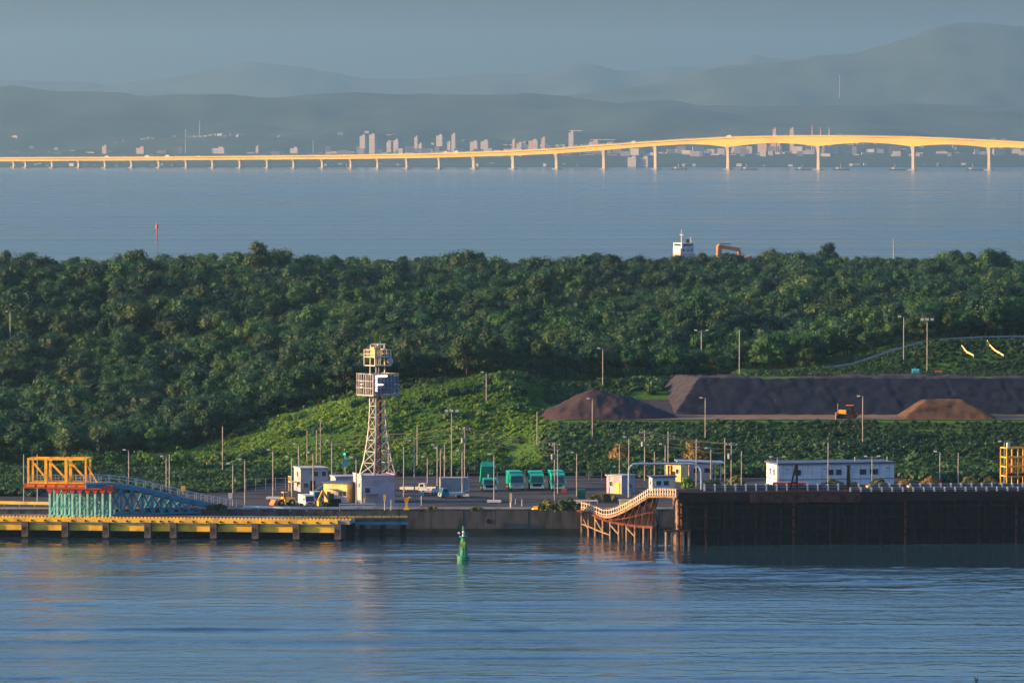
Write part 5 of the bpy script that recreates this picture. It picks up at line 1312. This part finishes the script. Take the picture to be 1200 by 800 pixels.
# a gull low over the water
p = at(1144, 797.5, 712); t = thing('flying_bird', 'small dark bird skimming the near water at the lower right', 'bird', p, R(20))
b = MB(); b.blob((0, 0, 0), (.3, .09, .08), 10, 8, 0); b.blob((.30, 0, .03), (.1, .06, .06), 8, 6, 0)
b.v += [(.40, .02, .03), (.40, -.02, .03), (.48, 0, .01), (-.28, .06, 0), (-.28, -.06, 0), (-.48, .07, .01), (-.48, -.07, .01)]; n = len(b.v); b.f += [(n - 7, n - 6, n - 5), (n - 4, n - 3, n - 1, n - 2)]
bird = b.build('body', mat('dark_feathers', (.05, .045, .04), .8), t, smooth=True)
for s_ in (-1, 1):
    k = MB(); c = [(.12, s_ * .05, .03), (-.12, s_ * .05, .03), (.10, s_ * .28, .22), (-.10, s_ * .28, .20), (.0, s_ * .52, .50), (-.07, s_ * .54, .54)]
    k.v += c + [(x, y, z + .02) for x, y, z in c]; k.f += [(0, 1, 3, 2), (2, 3, 5, 4), (8, 9, 7, 6), (10, 11, 9, 8), (0, 2, 8, 6), (2, 4, 10, 8), (1, 7, 9, 3), (3, 9, 11, 5), (4, 5, 11, 10), (0, 6, 7, 1)]
    k.build('wing', MATS['dark_feathers'], t)
# coaster behind the wood
SY = 3000.0; sx_ = px(SY); c0 = at(805, 300, SY)
t = thing('coaster_ship', 'white bridged red hulled ship passing behind the wood', 'ship', (c0.x - 1.5, SY, 0), R(24)); 
hull = MB(); st = [(-6, 4.6, 5.0), (0, 5.2, 5.0), (26, 5.2, 4.6), (34, 4.0, 5.4), (40, .3, 6.4)]
for x, hw, zt2 in st:
    for y, z in ((-hw * .75, -2), (-hw, zt2), (hw, zt2), (hw * .75, -2)): hull.v.append((x, y, z))
for i in range(4):
    for a in range(4): hull.f.append((i * 4 + (a + 1) % 4, i * 4 + a, (i + 1) * 4 + a, (i + 1) * 4 + (a + 1) % 4))
hull.f += [(0, 1, 2, 3), (19, 18, 17, 16)]; hull.build('hull', mat('ship_red', (.50, .16, .12), .6, var=.2, scale=.4), t)
m_ship = m_white
MB().box((0, 0, 6.4), (9, 9.6, 2.8)).build('lower_deckhouse', mat('ship_pink', (.60, .34, .28), .6), t); MB().box((-.3, 0, 9.2), (8, 9, 2.8)).build('upper_deckhouse', m_ship, t)
br = MB().box((-.3, 0, 12.0), (7, 10.2, 2.8)).build('wheelhouse', m_ship, t); MB().box((-.3, -5.13, 12.3), (5.4, .1, 1.1)).build('bridge_window', m_glass, br); MB().box((-3.85, 0, 12.3), (.1, 8, 1.1)).build('bridge_window', m_glass, br)
for x in (-2.4, .2, 2.2): MB().box((x, -4.55, 9.4), (1.0, .1, 1.0)).build('cabin_window', m_glass, t)
MB().box((2.0, 0, 9.6), (2.6, 5, 4.6)).build('funnel_casing', m_blue, t); MB().cyl((2.0, 0, 12), (2.0, 0, 15.2), 1.0, .9, 10).build('funnel', m_dark, t)
MB().cyl((-1.5, 0, 13.4), (-1.5, 0, 20.5), .35, .18, 8).build('mast', m_white, t); MB().box((-1.5, 0, 17.5), (.2, 4.5, .25)).build('mast_yard', m_white, t); MB().cyl((2.5, -3, 13.4), (2.5, -3, 16.5), .2, k=6).build('aerial', m_white, t)
cr = MB().box((20.5, 0, 8.0), (2.2, 2.2, 7.4)).build('crane_house', m_orange, t); MB().beam((20.0, 0, 11.4), (32.5, 0, 9.4), 1.5, 2.0).build('crane_boom', m_orange, t); MB().beam((32, 0, 9.9), (33.0, 0, 5.8), 1.1, 1.4).build('crane_dipper', m_orange, t); MB().box((24.4, 0, 12.6), (6, .5, .4)).build('crane_stay', m_dark, t)

# ------------------------------------------------------------------ far bridge
m_bridge = mat('bridge_paint', (.80, .50, .004), .6, var=.1, scale=.01)
m_bpier = mat('bridge_pier', (.62, .47, .30), .85, var=.15, scale=.05)
BY0, BS = 12850.0, .50                                  # depth at the middle of the view, and how fast it comes nearer to the right
def bpt(u):
    dx = (u - 600) / F; Y = BY0 / (1 + BS * dx); return Vector((dx * Y, Y, 0))
piers = [14, 28, 59, 90, 121, 152, 184, 216, 247, 279, 311, 342, 375.5, 409, 440.5, 474.5, 512.5, 553, 599, 650, 705.5, 766, 851, 957, 1068, 1157, 1262]
piers = [-48, -17] + piers
tu = [-60, 0, 200, 400, 500, 600, 650, 700, 766, 800, 851, 900, 957, 1010, 1068, 1110, 1157, 1200, 1270]
tv = [185.3, 184.8, 183.8, 181.8, 180.0, 176.8, 174, 170, 165.6, 163.4, 160.8, 159.4, 158.9, 159.2, 160.3, 161.9, 164.2, 166.6, 171]
bu = [-60, 0, 400, 500, 600, 650, 700, 766, 805, 830, 851, 875, 905, 935, 957, 980, 1012, 1045, 1068, 1088, 1112, 1138, 1157, 1178, 1210, 1262]
bv = [189.5, 189.2, 186.6, 185.2, 182.4, 180.2, 176.6, 171.2, 169, 169.8, 172.6, 169.6, 167.4, 168.8, 171.6, 169, 167, 168.8, 172, 170, 169.4, 170.8, 173.2, 172.6, 174, 178]
bdir = (bpt(1200) - bpt(0)).normalized(); bn = Vector((-bdir.y, bdir.x, 0)); BW = 22.0
t = thing('sea_bridge', 'long sunlit golden girder bridge crossing the bay on slender piers', 'bridge', (0, 0, 0), 0)
def bz(u, us, vs): p_ = bpt(u); return at(u, np.interp(u, us, vs), p_.y).z
for a, b in zip(piers, piers[1:]):
    us = np.linspace(a, b, 9 if b - a > 60 else 4); k = MB(); rail = MB()
    for u in us:
        p_ = bpt(u); zt2, zb2 = bz(u, tu, tv), bz(u, bu, bv); ov = 2.6; zd = max(zt2 - 2.6, zb2 + 1)
        for off, z in ((0, zt2), (0, zd), (ov, zd - .6), (ov + 1.2, zb2), (BW - ov - 1.2, zb2), (BW - ov, zd - .6), (BW, zd), (BW, zt2)): k.v.append(tuple(p_ + bn * off + Vector((0, 0, z))))
    for i in range(len(us) - 1):
        for c in range(8): k.f.append((i * 8 + c, i * 8 + (c + 1) % 8, (i + 1) * 8 + (c + 1) % 8, (i + 1) * 8 + c))
    k.f += [tuple(range(8))[::-1], tuple((len(us) - 1) * 8 + i for i in range(8))]; sp = k.build('girder_span', m_bridge, t)
    for u in us: p_ = bpt(u); z = bz(u, tu, tv); rail.box((p_.x, p_.y + .6, z + .5), (.5, .5, 1.0))
    for u0_, u1_ in zip(us, us[1:]): rail.beam(bpt(u0_) + Vector((0, .6, bz(u0_, tu, tv) + 1.0)), bpt(u1_) + Vector((0, .6, bz(u1_, tu, tv) + 1.0)), .4)
    rail.build('parapet_rail', m_bridge, sp)
for u in piers:
    p_ = bpt(u); z1 = bz(u, bu, bv); z0_ = -3.0; big = z1 > 26; w0 = 7.5 if big else 5.0; o = p_ + bn * (BW / 2); pr = MB(); yaw = math.atan2(bdir.y, bdir.x)
    secs = [(0.0, w0 * 1.15, 9), (.12, w0 * .86, 8), (.7, w0 * .8, 8), (.9, w0 * 1.05, 12), (1.0, w0 * 1.35, 16)] 
    for f_, wx, wy in secs:
        for sx2, sy2 in ((-1, -1), (1, -1), (1, 1), (-1, 1)):
            q = o + bdir * (sx2 * wx / 2) + bn * (sy2 * wy / 2); pr.v.append((q.x, q.y, z0_ + (z1 - z0_) * f_))
    for i in range(len(secs) - 1):
        for c in range(4): pr.f.append((i * 4 + c, i * 4 + (c + 1) % 4, (i + 1) * 4 + (c + 1) % 4, (i + 1) * 4 + c))
    pp = pr.build('pier', m_bpier, t)
    MB().box((o.x, o.y, .6), (w0 * 2.1, 20, 3.4), rz=yaw).build('pier_footing', m_conc, pp)
for u in list(np.arange(20, 1200, 60)):
    p_ = bpt(u) + bn * BW; z = bz(u, tu, tv); MB().cyl((p_.x, p_.y, z), (p_.x, p_.y, z + 7), .25, k=5).build('lamp_standard', m_bpier, t)
yawb = math.atan2(bdir.y, bdir.x)
for u, L_, hh, lab in ((124, 9, 3.6, 'long pale lorry on the far left of the bridge'), (171, 11, 4, 'box lorry on the bridge left of the red beacon'), (195, 11, 4.2, 'box lorry on the bridge just right of the red beacon'), (232, 5, 2.2, 'small car on the bridge left of the long level stretch'), (521, 9, 4, 'small lorry on the bridge left of the twin tower blocks'), (533, 12, 4.5, 'large box lorry on the bridge below the twin tower blocks'), (741, 9, 4.2, 'box lorry climbing the bridge before the main spans'), (853, 11, 4.5, 'box lorry on the bridge over the left main pier'), (906, 5, 2.4, 'small car on the bridge crossing the first main span')):
    p_ = bpt(u) + bn * 5; z = bz(u, tu, tv) - .6; v_ = thing('bridge_vehicle', lab, 'lorry' if L_ > 6 else 'car', (p_.x, p_.y, z), yawb, 'vehicles driving over the bridge')
    MB().box((L_ * .14, 0, hh / 2 + .5), (L_ * .7, 2.6, hh)).build('body', m_white, v_); MB().box((-L_ * .37, 0, hh * .36 + .5), (L_ * .24, 2.5, hh * .72)).build('cab', m_cream, v_)
    for x in (-L_ * .34, L_ * .3):
        for y in (-1.2, 1.2): MB().cyl((x, y - .15, .5), (x, y + .15, .5), .5, k=8).build('wheel', m_tyre, v_)
for i, (u, lab) in enumerate(((876, 'dark work barge right of the left main bridge pier'), (940, 'dark work barge left of the second main pier'), (984, 'dark work barge right of the second main pier'), (1049, 'dark work barge left of the third main pier'), (1139, 'dark work barge left of the fourth main pier'), (795, 'faint work barge between two bridge piers'))):
    p_ = bpt(u); b_ = thing('work_barge', lab, 'barge', (p_.x, p_.y - 60, 0), yawb, 'work barges moored under the bridge')
    k = MB().prism([(-16, -1.2), (15, -1.2), (18, 2.6), (-18, 2.4)], -5, 5); k.build('hull', m_dark, b_); MB().box((-9, 0, 4.3), (6, 5, 3.8)).build('deckhouse', m_grey, b_); MB().cyl((-6 + 2 * (i % 3), 0, 2.4), (-6 + 2 * (i % 3), 0, 15), .6, .35, 6).build('mast', m_white, b_)

# ------------------------------------------------------------------ the far town
m_bwin = mat('town_window', (.26, .25, .26), .5); m_house = mat('town_house_wall', (.29, .26, .25), .85, var=.7, scale=.004)
m_bw = mat('town_wall', (.36, .31, .30), .85, var=.15, scale=.02); m_bw2 = mat('town_wall_warm', (.40, .26, .20), .85, var=.15, scale=.02)  # warm tone: reddish walls, and painted sunlight on the hillside roof
CITY = [(421.5, 430, 159.5, 'slim tower block, left one of the first tall pair', 0), (432.5, 441.5, 158, 'broad tower block, right one of the first tall pair', 0), (453, 460, 166.5, 'low town block left of the lone stepped tower', 0), (461, 468.5, 164.5, 'squat town block just left of the lone stepped tower', 0),
 (485.5, 490.5, 161, 'narrow stepped tower block', 0), (490.5, 495.5, 169, 'low wing beside the narrow stepped tower', 0), (511, 520.5, 159, 'wide tower block left of the tallest one', 0), (524, 529, 167, 'lower block in front of the tallest tower', 0), (529, 535, 157.5, 'tallest slim tower block behind the bridge', 0),
 (550.5, 562, 166.5, 'left half of the long slab block mid town', 0), (563, 574.5, 165.5, 'right half of the long slab block mid town', 0), (600, 604.5, 164, 'thin warm coloured block above the bridge', 1), (605, 613.5, 168, 'low warm block beside the thin warm one', 1), (619, 633, 165, 'long low block left of the construction tower', 1), (634, 640, 162, 'taller end of the long low block', 1),
 (666, 673.5, 155.5, 'unfinished tower with a crane jib on top', 0), (690, 704, 166, 'low wide hall right of the crane tower', 1), (735, 748, 184.5, 'left part of the white waterfront shed under the bridge', 0), (749, 762, 184.8, 'right part of the white waterfront shed under the bridge', 0), (887, 901, 166.5, 'left block of the terracotta pair behind the main spans', 1), (902, 917, 164.5, 'right block of the terracotta pair', 1),
 (905, 910, 151.5, 'small tower peeping over the main span, left', 1), (925, 931, 151, 'small tower peeping over the main span, right', 1), (120, 127, 171.5, 'reddish block over the far left of the bridge', 1), (248, 268, 174, 'low dull hall behind the left bridge', 0), (8, 26, 159.5, 'long low sunlit roof on the left hillside', 1), (300, 304, 172, 'slim white tower over the left bridge', 0), (340, 352, 174, 'low block left of the first tall pair', 0), (160, 172, 173.5, 'low brown works hall at the left shore', 1)]
f = MB()
for (y0, z0_), (y1, z1_) in (((13960, 1.0), (14650, 29.5)), ((14650, 29.5), (15400, 33))): f.quad((-3500, y0, z0_), (3500, y0, z0_), (3500, y1, z1_), (-3500, y1, z1_))
tag(f.build('town_ground', m_far), 'gently rising ground under the far town', kind='structure')
for i, (u0, u1, vt, lab, wm) in enumerate(CITY):
    Y = 14690 + 40 * (i % 7) if vt < 183 else 13730; zb = 28.5 if vt < 183 else 1.0
    if 166 < vt < 172 and wm: Y -= 0
    if 'hillside' in lab: Y = 15600
    c = at((u0 + u1) / 2, 400, Y); W_ = (u1 - u0) * px(Y); H_ = at(600, vt, Y).z - zb; mm = (m_bw, m_bw2)[wm]; yw = R(-24)
    b_ = thing('town_block', 'hazy ' + lab + ' on the far shore', 'building', (c.x, Y, zb), yw, 'buildings of the far town')
    if 'hillside' in lab: b_.location.z = at(600, 163, Y).z - 12; H_ = 18
    W2 = W_ * .82; D_ = W_ * .5; MB().box((0, 0, H_ / 2), (W2, D_, H_)).build('walls', mm, b_); MB().box((W2 * .15, 0, H_ + 2), (W2 * .4, D_ * .6, 4)).build('roof_house', mm, b_)
    nf = max(1, min(9, int(H_ / 8)))
    for f_ in range(nf):
        for (dx, dy, sx2, sy2) in ((0, -D_ / 2 - .1, W2 * .86, .4), (-W2 / 2 - .1, 0, .4, D_ * .8)):
            MB().box((dx, dy, H_ * (f_ + .55) / nf), (sx2, sy2, H_ / nf * .35)).build('window_band', m_bwin, b_)
    if 'crane' in lab: MB().box((W_ * .7, 0, H_ + 5), (W_ * 2.2, 1.5, 1.8)).build('crane_jib', mm, b_)
for u, vt, vb_, Y, lab in ((217.5, 152, 176, 14800, 'thin lattice mast over the left bridge'), (234, 142, 156, 15300, 'faint pylon on the left hillside'), (952, 146.5, 166, 14800, 'tall sunlit chimney behind the middle span'), (962, 149.5, 166, 14800, 'greyish chimney right of the sunlit one'), (972, 149.5, 166, 14850, 'pale chimney farthest right of the three behind the span'), (367, 165, 178, 14800, 'thin grey mast right of the left town halls'), (984, 88, 110, 19700, 'power pylon on the slope of the right mountain')):
    c = at(u, vb_, Y); z0_ = 28.5 if Y < 15000 else c.z - 12; h = at(u, vt, Y).z - z0_; b_ = thing('chimney' if 'chimney' in lab else 'radio_mast', 'hazy ' + lab, 'chimney' if 'chimney' in lab else 'mast', (c.x, Y, z0_)); r_ = 3.0 if 'chimney' in lab else 1.1
    MB().cyl((0, 0, 0), (0, 0, h * .92), r_, r_ * .6, 8).build('shaft', m_bw2 if 'sunlit' in lab else m_bw, b_); MB().cyl((0, 0, h * .92), (0, 0, h), r_ * .75, r_ * .5, 8).build('tip', m_red if 'chimney' in lab else m_white, b_)  # the sunlit chimney gets its light as a warmer wall colour
# the small houses nobody could count
k = MB(); rr = random.Random(5); dg = bpy.context.evaluated_depsgraph_get() if False else None
hill = bpy.data.objects['near_hills']; hc = np.empty(len(hill.data.vertices) * 3); hill.data.vertices.foreach_get('co', hc); hc = hc.reshape(46, 420, 3)
def hill_z(x, y):
    i = int(np.clip((x + 6200) / 12400 * 419, 0, 418)); j_ = int(np.clip((y - 14500) / 5000 * 45, 0, 44)); return float(hc[j_, i, 2])
def houses(u0, u1, y0, y1, n):
    for _ in range(n):
        Y = rr.uniform(y0, y1); u = rr.uniform(u0, u1); x = xof(u, Y); z = hill_z(x, Y) if Y > 14500 else 1.2
        w_, d_, h_ = rr.uniform(6, 15), rr.uniform(7, 11), rr.uniform(4, 8); k.box((x, Y, z + h_ / 2 - 2), (w_, d_, h_ + 4), rr.uniform(-.6, .2))
houses(0, 1200, 13900, 14600, 150); houses(600, 720, 15300, 15600, 60); houses(860, 1190, 15100, 15600, 110); houses(130, 330, 15300, 15500, 40); houses(620, 800, 14500, 15000, 35); houses(380, 640, 15400, 15600, 26); houses(0, 80, 14600, 15200, 30)
for _ in range(230):
    u = rr.choice((rr.gauss(560, 110), rr.uniform(0, 1200), rr.gauss(900, 90))); Y = rr.uniform(14500, 15000); x = xof(u, Y); w_, h_ = rr.uniform(10, 34), rr.choice((7, 9, 12, 15, 22)); z = 27 if Y > 14640 else 22
    k.box((x, Y, z + h_ / 2), (w_, rr.uniform(9, 16), h_), rr.uniform(-.6, .1))
tag(k.build('town_houses', m_house), 'scatter of small pale houses of the far town', kind='stuff')
# HAZE
HZ = MB().box((0, 14200, 295), (17000, 29600, 597))
hm = bpy.data.materials.new('haze'); hm.use_nodes = True; t = hm.node_tree; t.nodes.remove(t.nodes['Principled BSDF'])
pv = node(t, 'ShaderNodeVolumePrincipled'); pv.inputs['Density'].default_value = HAZE_DENSITY; pv.inputs['Color'].default_value = (*HAZE_COLOR, 1); pv.inputs['Anisotropy'].default_value = 0.55
t.links.new(pv.outputs[0], t.nodes['Material Output'].inputs['Volume'])
tag(HZ.build('haze', hm), 'thin blue evening haze', kind='stuff')
